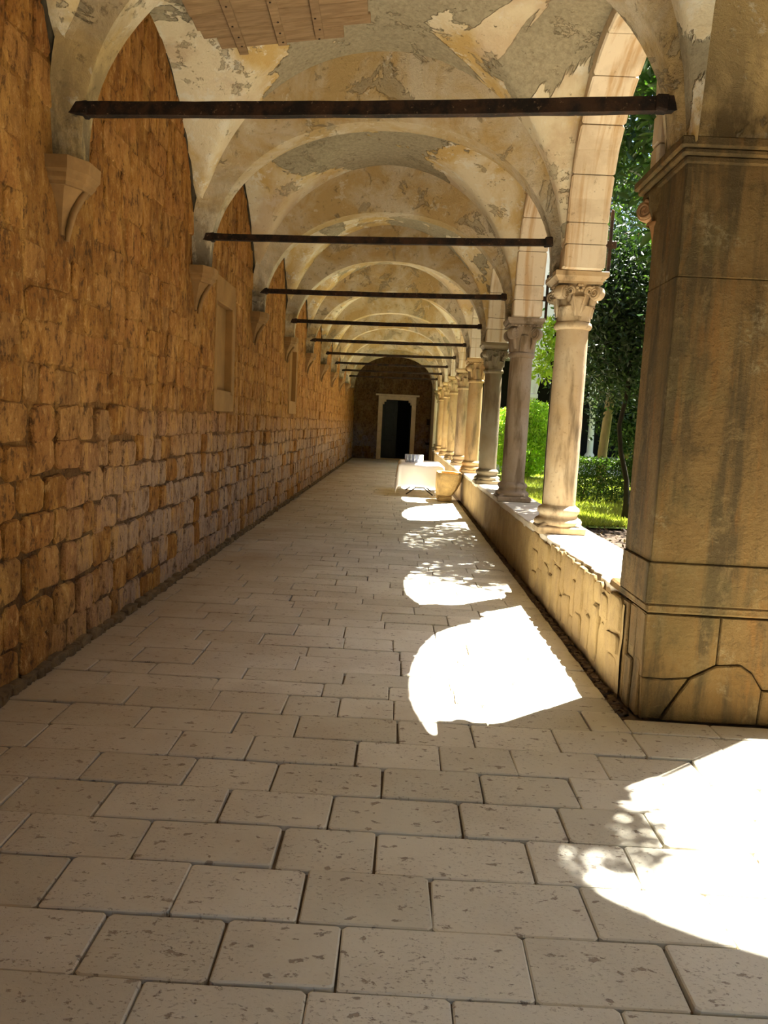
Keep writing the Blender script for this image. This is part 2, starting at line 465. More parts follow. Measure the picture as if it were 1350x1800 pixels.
def m_leaf(name, c1, c2, trans=0.35, rough=0.45):
    g = G(name)
    r = g.rnd()
    n = g.noise(2.0, 3, 0.6)
    col = g.mix(r, c1, c2)
    g.put(g.b.inputs['Base Color'], col); g.b.inputs['Roughness'].default_value = rough
    g.b.inputs['Specular IOR Level'].default_value = 0.4
    tr = g.n('ShaderNodeBsdfTranslucent')
    bright = g.mix(1.0, col, (1.5, 1.7, 0.7), 'MULTIPLY')
    g.l(bright, tr.inputs['Color'])
    mx = g.n('ShaderNodeMixShader'); mx.inputs[0].default_value = trans
    g.l(g.b.outputs[0], mx.inputs[1]); g.l(tr.outputs[0], mx.inputs[2]); g.l(mx.outputs[0], g.out.inputs['Surface'])
    return g.m
def m_glass():
    g = G('drinking_glass')
    tr = g.n('ShaderNodeBsdfTransparent'); gl = g.n('ShaderNodeBsdfGlossy'); gl.inputs['Roughness'].default_value = 0.05
    tl = g.n('ShaderNodeBsdfTranslucent'); tl.inputs['Color'].default_value = (0.85, 0.9, 1.0, 1)
    fr = g.n('ShaderNodeLayerWeight'); fr.inputs['Blend'].default_value = 0.35
    m1 = g.n('ShaderNodeMixShader'); g.l(fr.outputs['Facing'], m1.inputs[0]); g.l(tr.outputs[0], m1.inputs[1]); g.l(gl.outputs[0], m1.inputs[2])
    m2 = g.n('ShaderNodeMixShader'); m2.inputs[0].default_value = 0.22; g.l(m1.outputs[0], m2.inputs[1]); g.l(tl.outputs[0], m2.inputs[2])
    g.l(m2.outputs[0], g.out.inputs['Surface'])
    return g.m
def m_parapet():
    g = G('parapet_render')
    n1 = g.noise(1.4, 7, 0.65, 0.4); n2 = g.noise(7, 6, 0.7, 0.3, g.vec((1, 1, 0.5))); n3 = g.noise(36, 4, 0.7)
    col = g.mix(g.step(n1, 0.38, 0.62), (0.255, 0.17, 0.07), (0.35, 0.245, 0.105))
    col = g.mix(g.math('MULTIPLY', g.step(n2, 0.50, 0.62), 0.6), col, (0.24, 0.16, 0.075))
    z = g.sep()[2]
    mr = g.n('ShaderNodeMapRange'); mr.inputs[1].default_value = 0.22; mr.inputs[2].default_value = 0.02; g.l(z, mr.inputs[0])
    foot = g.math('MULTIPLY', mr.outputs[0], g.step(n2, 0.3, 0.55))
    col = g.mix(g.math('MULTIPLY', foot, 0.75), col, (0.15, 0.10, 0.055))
    col = g.mix(g.math('MULTIPLY', g.step(n3, 0.62, 0.72), 0.5), col, (0.12, 0.08, 0.04))
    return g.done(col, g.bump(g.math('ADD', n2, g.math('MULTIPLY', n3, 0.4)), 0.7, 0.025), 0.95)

MAT = dict(
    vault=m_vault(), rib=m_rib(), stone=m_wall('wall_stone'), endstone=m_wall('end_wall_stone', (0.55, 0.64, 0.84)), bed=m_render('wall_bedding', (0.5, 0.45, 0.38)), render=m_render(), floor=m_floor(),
    joint=m_plain('earth_joint', (0.17, 0.12, 0.075), 0.3, 12, 0.95, 0.8, 0.01),
    mortar=m_plain('wall_mortar', (0.13, 0.08, 0.035), 0.35, 9, 0.95, 0.9, 0.02),
    column=m_column(), pier=m_pier(), arch=m_arch(), iron=m_iron(), wood=m_wood(), parapet=m_parapet(),
    coping=m_plain('coping_limestone', (0.60, 0.54, 0.44), 0.14, 4, 0.8, 0.4, 0.008),
    corbel=m_plain('corbel_stone', (0.21, 0.115, 0.04), 0.25, 6, 0.9, 0.5, 0.012),
    mould=m_plain('black_mould', (0.045, 0.035, 0.02), 0.4, 14, 0.95, 0.6, 0.01),
    frame=m_plain('door_frame_stone', (0.50, 0.40, 0.25), 0.12, 5, 0.85, 0.3, 0.008),
    door=m_plain('door_paint', (0.016, 0.022, 0.02), 0.2, 6, 0.6, 0.2, 0.004),
    black=m_plain('interior_shade_black', (0.01, 0.009, 0.008), 0.2, 4, 0.9, 0.1, 0.005),  # near-black stands in for the shade inside the room and far wing
    trough=m_plain('trough_stone', (0.50, 0.33, 0.13), 0.3, 7, 0.95, 0.9, 0.03),
    cloth=m_plain('white_cloth', (0.80, 0.74, 0.68), 0.04, 3, 0.85, 0.1, 0.004),
    metal=m_plain('table_leg_paint', (0.06, 0.05, 0.045), 0.2, 8, 0.5, 0.1, 0.003),
    glass=m_glass(),
    white=m_plain('far_wing_plaster', (0.72, 0.69, 0.64), 0.10, 2.0, 0.9, 0.2, 0.01),
    roof=m_plain('roof_tile', (0.42, 0.20, 0.10), 0.25, 6, 0.9, 0.5, 0.02),
    soil=m_plain('garden_soil', (0.06, 0.042, 0.027), 0.35, 6, 0.95, 0.9, 0.03),
    lawn=m_plain('lawn_ground', (0.16, 0.22, 0.04), 0.35, 5, 0.95, 0.9, 0.03),
    bark=m_plain('tree_bark', (0.10, 0.075, 0.05), 0.35, 9, 0.95, 0.9, 0.02, 6, (1, 1, 0.3)),
    blackbark=m_plain('black_bark', (0.022, 0.017, 0.012), 0.35, 9, 0.95, 0.9, 0.02, 6, (1, 1, 0.3)),
    palebark=m_plain('pale_bark', (0.27, 0.20, 0.12), 0.3, 8, 0.95, 0.8, 0.02, 6, (1, 1, 0.25)),
    leaf_dark=m_leaf('leaf_dark', (0.010, 0.024, 0.006), (0.03, 0.06, 0.012), 0.2),
    leaf_mag=m_leaf('leaf_magnolia', (0.018, 0.05, 0.008), (0.055, 0.115, 0.018), 0.25, 0.3),
    leaf_bush=m_leaf('leaf_bush', (0.22, 0.36, 0.04), (0.38, 0.50, 0.07), 0.5),
    leaf_hedge=m_leaf('leaf_hedge', (0.03, 0.065, 0.010), (0.075, 0.13, 0.02), 0.30),
    grass=m_leaf('grass_blade', (0.28, 0.32, 0.05), (0.44, 0.45, 0.10), 0.35),
)

def sup(t, p): return np.maximum(0.0, 1 - np.abs(t) ** p) ** (1.0 / p)
def web_z(x, d):
    """height of the vault at x, d metres along from the middle of the bay"""
    xn = np.clip((x - VC) / VHW, -1, 1)
    z1 = 3.0 + VAP * sup(xn, 2.0)
    A = 1.82 - 0.26 * np.abs(xn) ** 1.5
    xr = np.clip((x - XL) / (AX0 - XL), 0, 1)
    pl = sup(np.clip(d / 1.43, -1, 1), 1.8)
    pr = sup(np.clip(d / 1.22, -1, 1), 2.6) * 1.0
    w = xr ** 1.2
    z2 = 3.0 + A * (pl * (1 - w) + pr * w)
    k = 0.03
    m = np.maximum(z1, z2); return m + k * np.exp(-np.abs(z1 - z2) / k) * 0.5
# ================================================================== FLOOR
floor = tag(empty('floor'), 'pale limestone paving laid in rows across the cloister walk', kind='structure')
fb = MB()
fb.box(XL - 0.2, 8.5, -1.6, 4.05, -0.12, -0.022)
fb.box(XL - 0.2, XP + 0.1, 4.05, YEND + 0.2, -0.12, -0.022)
fb.obj('joint_bed', MAT['joint'], floor)
row_y = [1.62, 1.872, 2.142, 2.413, 2.683, 2.95, 3.222, 3.49, 3.775, 4.06]
row_j = {1: [-1.2, -0.625, -0.173, 0.221, 0.683, 1.21], 2: [-1.35, -0.826, -0.453, -0.096, 0.458, 0.89, 1.40], 3: [-1.5, -1.056, -0.64, -0.239, 0.185, 0.70, 1.13, 1.6],
         4: [-1.72, -1.33, -0.863, -0.36, -0.007, 0.556, 0.928, 1.42], 5: [-1.482, -1.109, -0.626, -0.194, 0.327, 0.733, 1.092, 1.55], 6: [-1.70, -1.279, -0.841, -0.467, 0.003, 0.438, 0.845, 1.27, 1.7],
         7: [-1.644, -0.983, -0.631, -0.124, 0.27, 0.62, 1.042, 1.5], 8: [-1.66, -1.238, -0.755, -0.447, 0.074, 0.453, 0.879, 1.298, 1.72], 9: [-1.4, -0.934, -0.549, -0.249, 0.048, 0.55, 1.099]}
rows = []
yy = row_y[0]
for b in (0.27, 0.26, 0.28, 0.26, 0.27, 0.28, 0.26, 0.27, 0.28, 0.26, 0.26): # rows behind and under the camera
    rows.append((yy - b, yy, None)); yy -= b
rows.reverse()
for i in range(len(row_y) - 1): rows.append((row_y[i], row_y[i + 1], row_j.get(i)))
rows = [(a, b, None if j is None else j) for a, b, j in rows]
# shift: joints listed under key i belong to the row whose far edge is row_y[i]
rows = [(a, b, None) for a, b, j in rows if b <= row_y[0] + 1e-6] + [(row_y[i], row_y[i + 1], row_j[i + 1]) for i in range(len(row_y) - 1)]
yy = row_y[-1]
while yy < YEND:
    w = random.choice((0.21, 0.235, 0.255, 0.275, 0.29)); rows.append((yy, min(yy + w, YEND), None)); yy += w
stones = []
for a, b, js in rows:
    xr = 4.6 if b < 3.95 else XP - 0.065
    if js is None:
        js = []; x = XL + random.uniform(0.15, 0.6)
        while x < xr - 0.18:
            js.append(x); x += random.uniform(0.34, 0.68)
    else:
        js = [j for j in js if j < xr - 0.12]
        x = js[-1] + random.uniform(0.38, 0.6)
        while x < xr - 0.18:
            js.append(x); x += random.uniform(0.36, 0.62)
    xs = [XL - 0.02] + js + [xr]
    for x0, x1 in zip(xs[:-1], xs[1:]): stones.append((x0, x1, a, b))
    if b > 3.95 and a < 3.9:                       # the row that runs up against the foot of the corner pier
        x = xs[-1]
        while x < 4.4:
            x1 = x + random.uniform(0.36, 0.6); stones.append((x, x1, a, 3.955)); x = x1
def paving(mb, x0, x1, y0, y1, base=(0, 0)):
    g = random.uniform(0.0018, 0.0055); j = 0.004
    zt = random.uniform(-0.004, 0.004)
    c = [(x0 + g, y0 + g), (x1 - g, y0 + g), (x1 - g, y1 - g), (x0 + g, y1 - g)]
    c = [(x + random.uniform(-j, j), y + random.uniform(-j, j) * 0.7) for x, y in c]
    # eight-point outline with slightly worn corners
    o = []
    for k in range(4):
        p, q, s_ = c[k], c[(k + 1) % 4], c[k - 1]
        w = random.uniform(0.006, 0.016)
        for t in (s_, q):
            d = math.hypot(t[0] - p[0], t[1] - p[1]); o.append((p[0] + (t[0] - p[0]) * w / d, p[1] + (t[1] - p[1]) * w / d))
    cx, cy = (x0 + x1) / 2, (y0 + y1) / 2
    tl = [random.uniform(-0.003, 0.003) for _ in range(2)]
    zf = lambda x, y: zt + tl[0] * (x - cx) / 0.3 + tl[1] * (y - cy) / 0.15
    b = 0.005
    ring0 = [(x - base[0], y - base[1], -0.05) for x, y in o]
    ring1 = [(x - base[0], y - base[1], zf(x, y) - 0.004) for x, y in o]
    ring2 = []
    for x, y in o:
        dx, dy = x - cx, y - cy; sx = max(0.0, 1 - b / max(abs((x1 - x0) / 2), 1e-3)); s2 = max(0.0, 1 - b / max(abs((y1 - y0) / 2), 1e-3))
        ring2.append((cx + dx * sx - base[0], cy + dy * s2 - base[1], zf(x, y)))
    vs = ring0 + ring1 + ring2; n = 8; fs = []
    for i in range(2):
        for k in range(n): fs.append((i * n + k, i * n + (k + 1) % n, (i + 1) * n + (k + 1) % n, (i + 1) * n + k))
    fs.append(tuple(16 + k for k in range(n)))
    mb.add(vs, fs)
vis = sorted(stones, key=lambda s: (max(0.0, 1.55 - s[3]) * 20 + s[3] + 3 * max(0, s[0] - 0.53 * s[3]) + 3 * max(0.0, -s[1] - 0.55 * s[3])))
near, rest = vis[:300], vis[300:]
for s_ in near:
    mb = MB(); cx, cy = (s_[0] + s_[1]) / 2, (s_[2] + s_[3]) / 2
    paving(mb, *s_, base=(cx, cy))
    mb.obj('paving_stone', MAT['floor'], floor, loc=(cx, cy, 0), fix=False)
mb = MB()
for s_ in rest: paving(mb, *s_)
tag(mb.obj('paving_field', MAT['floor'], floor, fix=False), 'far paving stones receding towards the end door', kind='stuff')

# ================================================================== LEFT WALL
wall_left = tag(empty('wall_left'), 'rough brown rubble wall along the left side of the walk', kind='structure')
NICHES = [(8.25, 9.02, 1.80, 2.86), (13.75, 14.55, 1.85, 2.9)]
ys = sorted(set([round(v, 4) for v in np.arange(-1.6, 12, 0.09)] + [round(v, 4) for v in np.arange(12, YEND + 0.3, 0.25)] + [n for nb in NICHES for n in nb[:2]]))
zs = sorted(set([round(v, 4) for v in np.arange(-0.1, 5.6, 0.09)] + [n for nb in NICHES for n in nb[2:]]))
YY, ZZ = np.meshgrid(ys, zs, indexing='ij')
def wall_off(y, z):
    y = np.asarray(y, float); z = np.asarray(z, float)
    return 0.022 * (VN(y, z, 0.3, 1.6) - 0.5) + 0.022 * (VN(y, z, 1.3, 5.0) - 0.5) + 0.012 * (VN(y, z, 2.3, 11.0) - 0.5)
XX = XL + wall_off(YY, ZZ)
nz = len(zs)
wv = np.stack([XX, YY, ZZ], -1).reshape(-1, 3).tolist()
wf = []
for i in range(len(ys) - 1):
    ym = (ys[i] + ys[i + 1]) / 2
    for j in range(nz - 1):
        zm = (zs[j] + zs[j + 1]) / 2
        if any(a < ym < b and c < zm < d for a, b, c, d in NICHES): continue
        wf.append((i * nz + j, i * nz + j + 1, (i + 1) * nz + j + 1, (i + 1) * nz + j))
mb = MB(); mb.add(wv, wf, 0.3)
mb.obj('wall_surface', MAT['bed'], wall_left, smooth=True)
mb = MB(); mb.box(XL - 0.7, XL - 0.25, -1.6, YEND + 0.3, -0.1, 5.8); mb.obj('wall_core', MAT['mortar'], wall_left)

def stone_mesh(seed, n=12):
    # an irregular flat-faced block with worn edges, unit size in y and z, standing proud in +x by 1
    rg = random.Random(seed); mb = MB(); per = []
    cs = [(sx * 0.5 + rg.uniform(-0.05, 0.05), sz * 0.5 + rg.uniform(-0.05, 0.05)) for sx, sz in ((1, 1), (-1, 1), (-1, -1), (1, -1))]
    for k in range(4):
        p, a, b = cs[k], cs[k - 1], cs[(k + 1) % 4]; w = rg.uniform(0.08, 0.2)
        per.append((p[0] + (a[0] - p[0]) * w, p[1] + (a[1] - p[1]) * w)); per.append((p[0] + (b[0] - p[0]) * w, p[1] + (b[1] - p[1]) * w))
    n = 8
    rings = []
    for sc, dx in ((1.0, -1.2), (0.99, 0.3), (0.91, 0.95)):
        rings.append([(dx + (rg.uniform(-0.18, 0.18) if dx > 0 else 0), a * sc, b * sc) for a, b in per])
    vs = [p for r in rings for p in r] + [(1.0 + rg.uniform(-0.35, 0.35), rg.uniform(-0.1, 0.1), rg.uniform(-0.1, 0.1))]
    fs = []
    for i in range(2):
        for k in range(n): fs.append((i * n + k, i * n + (k + 1) % n, (i + 1) * n + (k + 1) % n, (i + 1) * n + k))
    for k in range(n): fs.append((2 * n + k, 2 * n + (k + 1) % n, 3 * n))
    mb.add(vs, fs, rg.random())
    return mb
SM = [stone_mesh(k) for k in range(28)]
SME = [m.mesh('wall_stone', MAT['stone']) for m in SM]
ws_ = []
z = 0.0; ci = 0
while z < 4.5:
    h = random.uniform(0.19, 0.27) if z < 2.0 else random.uniform(0.2, 0.32)
    y = -1.4 + random.uniform(0, 0.3)
    while y < YEND - 0.1:
        w = random.uniform(0.16, 0.42) if y < 4.6 else random.uniform(0.14, 0.34)
        yc, zc = y + w / 2, z + h / 2 + random.uniform(-0.018, 0.018)
        y += w
        p = 0.99 if zc < 1.9 else 0.96
        if random.random() > p: continue
        if any(a - 0.22 < yc < b + 0.22 and c - 0.22 < zc < d + 0.22 for a, b, c, d in NICHES): continue
        if 2.45 < zc < 3.1 and any(abs(yc - (rib_y(k) + sy(XL))) < 0.35 for k in range(NR)): continue
        if zc > 2.9:                                   # only inside the lunettes
            t = ((yc - sy(XL) - Y0) / BAY) % 1.0
            if zc > 2.9 and float(web_z(np.array(XL + 0.02), np.array((t - 0.5) * BAY))) < zc + 0.02: continue
        d = (random.uniform(0.010, 0.034) if zc < 1.5 else random.uniform(0.004, 0.016))
        ws_.append((yc, zc, w - random.uniform(0.004, 0.022), h - random.uniform(0.0, 0.016), d))
    z += h
ws_.sort(key=lambda s: -(s[2] / max(s[0], 2.4) ** 2 * s[3] / max(s[0], 2.4) if s[0] > 2.2 else 0))
for yc, zc, w, h, d in ws_[:300]:
    k = random.randrange(len(SME))
    link('wall_stone', SME[k], None, wall_left, loc=(XL + float(wall_off(yc, zc)), yc, zc), rot=(random.uniform(-0.08, 0.08), 0, 0), scale=(d, w, h))
mb = MB()
for yc, zc, w, h, d in ws_[300:]:
    m = random.choice(SM); o = XL + float(wall_off(yc, zc))
    mb.add([(o + a * d, yc + b * w, zc + c * h) for a, b, c in m.v], m.f)
tag(mb.obj('rubble_field', MAT['stone'], wall_left, fix=False), kind='stuff')
# rubble footing along the wall base
mb = MB()
for k in range(330):
    y = 1.8 + k * 0.045 * (1 + k / 300); 
    if y > YEND: break
    m = random.choice(SM); s_ = random.uniform(0.03, 0.07)
    mb.add([(XL + 0.02 + random.uniform(0, 0.03) + a * s_ * 0.5, y + b * s_ * 2, 0.02 + c * s_ * 1.3) for a, b, c in m.v], m.f)
tag(mb.obj('loose_footing', MAT['mortar'], wall_left, smooth=True, fix=False), kind='stuff')
# walled-up niches: smooth plaster surround, recessed panel, three dark studs
for ni, (a, b, c, d) in enumerate(NICHES):
    par = wall_left
    nm = m_plain('niche_plaster', (0.25, 0.13, 0.038), 0.2, 3, 0.9, 0.4, 0.01) if ni == 0 else bpy.data.materials['niche_plaster']
    mb = MB(); mb.box(XL - 0.22, XL - 0.07, a, b, c, d, 0.01); mb.obj('niche_panel', nm, par)
    for (y0, y1, z0, z1) in ((a - 0.05, a + 0.03, c, d), (b - 0.03, b + 0.12, c, d), (a - 0.05, b + 0.12, d - 0.06, d + 0.22), (a - 0.05, b + 0.12, c - 0.2, c + 0.04)):
        mb = MB(); mb.box(XL - 0.2, XL + 0.014, y0, y1, z0, z1, 0.008, 0.006); mb.obj('niche_surround', nm, par)
    if ni == 0:
        for zz in (2.08, 2.31, 2.54):
            mb = MB(); mb.lathe([(0.028, 0), (0.03, 0.03), (0.018, 0.045)], 10)
            mb.obj('niche_stud', MAT['iron'], par, loc=(XL - 0.07, a + 0.09, zz), rot=(0, PI / 2, 0))
# ================================================================== END WALL with doorway
DX0, DX1, DH = -0.80, 0.52, 2.62
wall_end = tag(empty('wall_end'), 'dim rubble wall closing the far end of the walk', kind='structure')
mb = MB()
mb.box(XL - 0.3, DX0, YEND, YEND + 0.4, -0.1, 5.8); mb.box(DX1, 2.2, YEND, YEND + 0.4, -0.1, 5.8); mb.box(DX0, DX1, YEND, YEND + 0.4, DH, 5.8)
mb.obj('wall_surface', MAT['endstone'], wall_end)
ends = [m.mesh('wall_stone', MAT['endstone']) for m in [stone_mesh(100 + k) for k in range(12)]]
z = 0.02
while z < 3.9:
    h = random.uniform(0.22, 0.3); x = XL + random.uniform(0, 0.2)
    while x < 1.7:
        w = random.uniform(0.26, 0.5); xc, zc = x + w / 2, z + h / 2; x += w
        if DX0 - 0.35 < xc < DX1 + 0.4 and zc < DH + 0.4: continue
        if random.random() < 0.06: continue
        link('wall_stone', random.choice(ends), None, wall_end, loc=(xc, YEND, zc), rot=(0, 0, -PI / 2), scale=(random.uniform(0.012, 0.035), w * 0.93, h * 0.92))
    z += h
door = tag(empty('door_1', (0, YEND, 0)), 'dark panelled double door in a pale stone frame at the far end, right leaf open', kind='structure')
fw_ = 0.17
for nm, b in (('door_jamb', (DX0 - fw_, DX0 + 0.02, 0, DH + 0.02)), ('door_jamb', (DX1 - 0.02, DX1 + fw_, 0, DH + 0.02)), ('door_lintel', (DX0 - fw_, DX1 + fw_, DH, DH + 0.17))):
    mb = MB(); mb.box(b[0], b[1], -0.07, 0.36, b[2], b[3], 0.012); mb.obj(nm, MAT['frame'], door)
mb = MB(); mb.box(DX0 - 0.30, DX1 + 0.30, -0.11, 0.0, DH + 0.17, DH + 0.25, 0.015); mb.obj('door_hood', MAT['frame'], door)
mb = MB(); mb.box(DX0, DX1, -0.06, 0.36, 0.0, 0.05, 0.01); mb.obj('door_sill', MAT['frame'], door)
for sx, x in ((1, DX0), (-1, DX1)):                 # stepped brackets in the upper corners
    mb = MB(); mb.box(min(x, x + sx * 0.17), max(x, x + sx * 0.17), -0.05, 0.3, DH - 0.09, DH + 0.01, 0.01)
    mb.box(min(x, x + sx * 0.09), max(x, x + sx * 0.09), -0.05, 0.3, DH - 0.20, DH - 0.08, 0.01); mb.obj('corner_bracket', MAT['frame'], door)
leaf = MB(); leaf.box(DX0 + 0.02, -0.15, 0.22, 0.27, 0.05, DH - 0.02, 0.004); lf = leaf.obj('door_leaf', MAT['door'], door)
for z0, z1 in ((0.18, 0.86), (1.0, 1.9), (2.04, 2.5)):
    mb = MB(); mb.box(DX0 + 0.12, -0.25, 0.195, 0.225, z0, z1, 0.02); mb.obj('door_panel', MAT['door'], lf)
mb = MB(); mb.box(-0.17, -0.11, 0.19, 0.28, 0.05, DH - 0.02, 0.008); mb.obj('meeting_stile', MAT['door'], lf)
mb = MB(); mb.lathe([(0.02, 0), (0.03, 0.04), (0.018, 0.07)], 10); mb.obj('door_knob', MAT['iron'], lf, loc=(-0.2, 0.2, 1.05), rot=(PI / 2, 0, 0))
leaf = MB(); leaf.box(DX1 - 0.06, DX1 - 0.01, 0.3, 0.9, 0.05, DH - 0.02, 0.004); lf2 = leaf.obj('door_leaf', MAT['door'], door)
mb = MB()
mb.box(-3, 3, YEND + 3.4, YEND + 3.5, -0.1, 4); mb.box(-3, 3, YEND + 0.4, YEND + 3.4, 3.6, 3.7); mb.box(-3, 3, YEND + 0.4, YEND + 3.4, -0.1, -0.02)
mb.box(-3, -2.9, YEND + 0.4, YEND + 3.4, -0.1, 3.7); mb.box(2.9, 3, YEND + 0.4, YEND + 3.4, -0.1, 3.7)
tag(mb.obj('room_shade_walls', MAT['black']), kind='structure')
for nm, lab, x, zc, w, h in (('junction_box', 'small black box on the end wall right of the door', 1.26, 1.72, 0.13, 0.24), ('wall_bracket', 'low dark iron bracket on the end wall right of the door', 1.28, 0.78, 0.2, 0.09)):
    t = tag(empty(nm, (x, YEND, zc)), lab, 'box' if 'box' in nm else 'bracket')
    mb = MB(); mb.box(-w / 2, w / 2, -0.09, 0.0, -h / 2, h / 2, 0.012); mb.obj('casing', MAT['iron'], t)
    mb = MB(); mb.box(-w / 2 - 0.02, w / 2 + 0.02, -0.10, -0.075, h / 2 - 0.02, h / 2 + 0.012, 0.004); mb.obj('lid', MAT['iron'], t)
# unseen back wall with added archway behind the photographer and the short arm of the walk to the right
mb = MB(); mb.box(XL - 0.3, -1.3, -1.9, -1.55, -0.1, 9.1); mb.box(1.5, 8.6, -1.9, -1.55, -0.1, 9.1); mb.box(-1.3, 1.5, -1.9, -1.55, 3.3, 9.1)  # unseen archway added to let daylight reach the near floor
tag(mb.obj('wall_back', MAT['vault']), kind='structure')
mb = MB(); mb.box(-9, 10, -16, -1.57, -0.3, -0.03)
tag(mb.obj('bounce_ground', m_plain('bounce_ground_pale', (0.55, 0.51, 0.44), 0.15, 12, 0.95, 0.6, 0.02)), kind='structure')  # unseen pale ground added to bounce sunlight in through the archway
mb = MB(); mb.box(8.3, 8.6, -1.6, 4.4, -0.1, 9.1)
tag(mb.obj('bounce_wall_right', MAT['vault']), kind='structure')  # unseen wall kept pale to bounce light onto the near floor

# ================================================================== VAULT
ceiling = tag(empty('ceiling'), 'groin vault of peeling cream and ochre plaster with transverse ribs', kind='structure')
def web(i, n=56):
    y0, y1 = rib_y(i), rib_y(i + 1)
    if i == NR - 1: y1 = YEND + 0.05
    xs = np.linspace(XL - 0.03, AX0 + 0.035, n); ts = np.linspace(0, 1, n)
    X, T = np.meshgrid(xs, ts, indexing='ij')
    yc = (y0 + y1) / 2; D = (T - 0.5) * BAY
    Z = web_z(X, D); Y = yc + (T - 0.5) * (y1 - y0) + sy(X)
    Z = Z + 0.02 * (VN(X, Y, Z, 2.0) - 0.5) + 0.035 * (VN(X, Y, 0.7, 0.8) - 0.5)
    vs = np.stack([X, Y, Z], -1).reshape(-1, 3).tolist()
    fs = [(a * n + b, a * n + b + 1, (a + 1) * n + b + 1, (a + 1) * n + b) for a in range(n - 1) for b in range(n - 1)]
    mb = MB(); mb.add(vs, fs, 0.5)
    return mb.obj('vault_web', MAT['vault'], ceiling, smooth=True)
for i in range(-2, NR): web(i)
def rib(i):
    n = 40; yr = rib_y(i); rings = []
    for k in range(n + 1):
        th = PI * (1 - k / n)
        ci, si = math.cos(th), math.sin(th)
        e = 2 / 2.15
        c_ = math.copysign(abs(ci) ** e, ci); s_ = abs(si) ** e
        xi, zi = VC + (1.575 if c_ < 0 else (1.63 if i else 1.665)) * c_, 3.0 + 1.26 * s_
        xe, ze = VC + 1.745 * c_, 3.0 + 1.88 * s_
        if k in (0, n): zi = ze = (2.95 if (i != 0 or k == 0) else 3.052)
        if i == 0 and k > n / 2: zi, ze = max(zi, 3.052), max(ze, 3.052)
        xm, zm = xi * 0.45 + xe * 0.55, zi * 0.45 + ze * 0.55
        jt = lambda a: a + 0.014 * (float(VN(xi, zi, a * 7 + i, 3.0)) - 0.5)
        wf = 0.42 + 0.58 * min(1.0, s_ * 1.2)
        ring = []
        for dy, px, pz in ((-0.27, xe, ze), (-0.19, xm, zm), (-0.14, xi * 0.9 + xe * 0.1, zi * 0.9 + ze * 0.1), (-0.115, xi, zi), (0.115, xi, zi), (0.14, xi * 0.9 + xe * 0.1, zi * 0.9 + ze * 0.1), (0.19, xm, zm), (0.27, xe, ze)):
            ring.append((px, yr + jt(dy * wf) + sy(px), pz))
        rings.append(ring)
    mb = MB(); mb.loft(rings, close=True, cap=True, rnd=0.5)
    me = mb.mesh('transverse_rib', MAT['rib']); auto_smooth(me, 28)
    return link('transverse_rib', me, None, ceiling)
for i in range(-1, NR): rib(i)
# black mould line where each web meets the left wall
for i in range(-1, NR):
    for s_ in (1,) if i >= 0 else (1,):
        pts, rad = [], []
        for k in range(26):
            d = 0.15 + (1.39 - 0.15) * k / 25
            z = float(web_z(np.array(XL + 0.01), np.array(d)))
            y = (rib_y(i) + rib_y(i + 1)) / 2 + d + sy(XL)
            pts.append((XL + 0.008, y, z)); rad.append((0.006 + 0.022 * (k / 25) ** 2) * (0.6 + 0.9 * random.random()))
        mb = MB(); mb.tube(pts, rad, 6); mb.obj('mould_seam', MAT['mould'], ceiling, smooth=True)
mb = MB(); mb.box(XL - 0.3, AX1 + 0.4, -1.7, YEND + 0.4, 5.6, 5.75); mb.box(AX1 + 0.04, 8.6, -1.7, 4.4, 9.0, 9.15)
mb.box(XL - 0.3, AX1 + 0.4, -1.75, -1.55, 4.0, 5.7)
tag(mb.obj('light_block_roof', MAT['white']), kind='structure')  # unseen slabs added to block light from above, pale underside for bounce

# ================================================================== ARCADE WALL above the columns
arcade = tag(empty('wall_arcade'), 'row of stilted round arches of pale stone open to the garden', kind='structure')
NARCH = 9
def arch_span(i):
    a = rib_y(i) + 0.30 if i > 0 else 4.50
    b = rib_y(i + 1) - 0.30 if i < NARCH else YEND - 0.3
    return a, b
ZS, RINGW = 3.36, 0.27
def ring_pt(yc, r, th, rr=0.0): return (yc + (r + rr) * math.cos(th), ZS + (r + rr) * math.sin(th))
for i in range(NARCH):
    a, b = arch_span(i); yc, r = (a + b) / 2, (b - a) / 2
    def wedge(poly, name):
        mb = MB(); ym = sum(p[0] for p in poly) / len(poly); zm = sum(p[1] for p in poly) / len(poly)
        g = 0.0035; ins = 0.012
        rings = []
        sh = lambda q, m, d: m + (q - m) * (1 - d / max(abs(q - m), 0.05)) if abs(q - m) > 1e-6 else q
        for x, d in ((AX0 - 0.002, ins + g), (AX0 + 0.012, g), (AX1 + 0.003, g), (AX1 + 0.018, ins + g)):
            rings.append([(x, sh(p[0], ym, d), sh(p[1], zm, d)) for p in poly])
        mb.loft(rings, True, True)
        mb.obj(name, MAT['arch'], arcade)
    nv = 9
    for k in range(nv):
        t0, t1 = PI * k / nv, PI * (k + 1) / nv; tm = (t0 + t1) / 2
        wedge([ring_pt(yc, r, t0), ring_pt(yc, r, tm), ring_pt(yc, r, t1), ring_pt(yc, r, t1, RINGW), ring_pt(yc, r, tm, RINGW), ring_pt(yc, r, t0, RINGW)], 'voussoir')
    for s_, y in ((-1, a), (1, b)):
        e = y + s_ * (0.30 if not (i == 0 and s_ < 0) else 0.12)
        wedge([(min(y, e), Z0), (max(y, e), Z0), (max(y, e), Z0 + 0.2), (min(y, e), Z0 + 0.2)], 'springer')
        wedge([(min(y, e), Z0 + 0.2), (max(y, e), Z0 + 0.2), (max(y, e), ZS), (min(y, e), ZS)], 'springer')
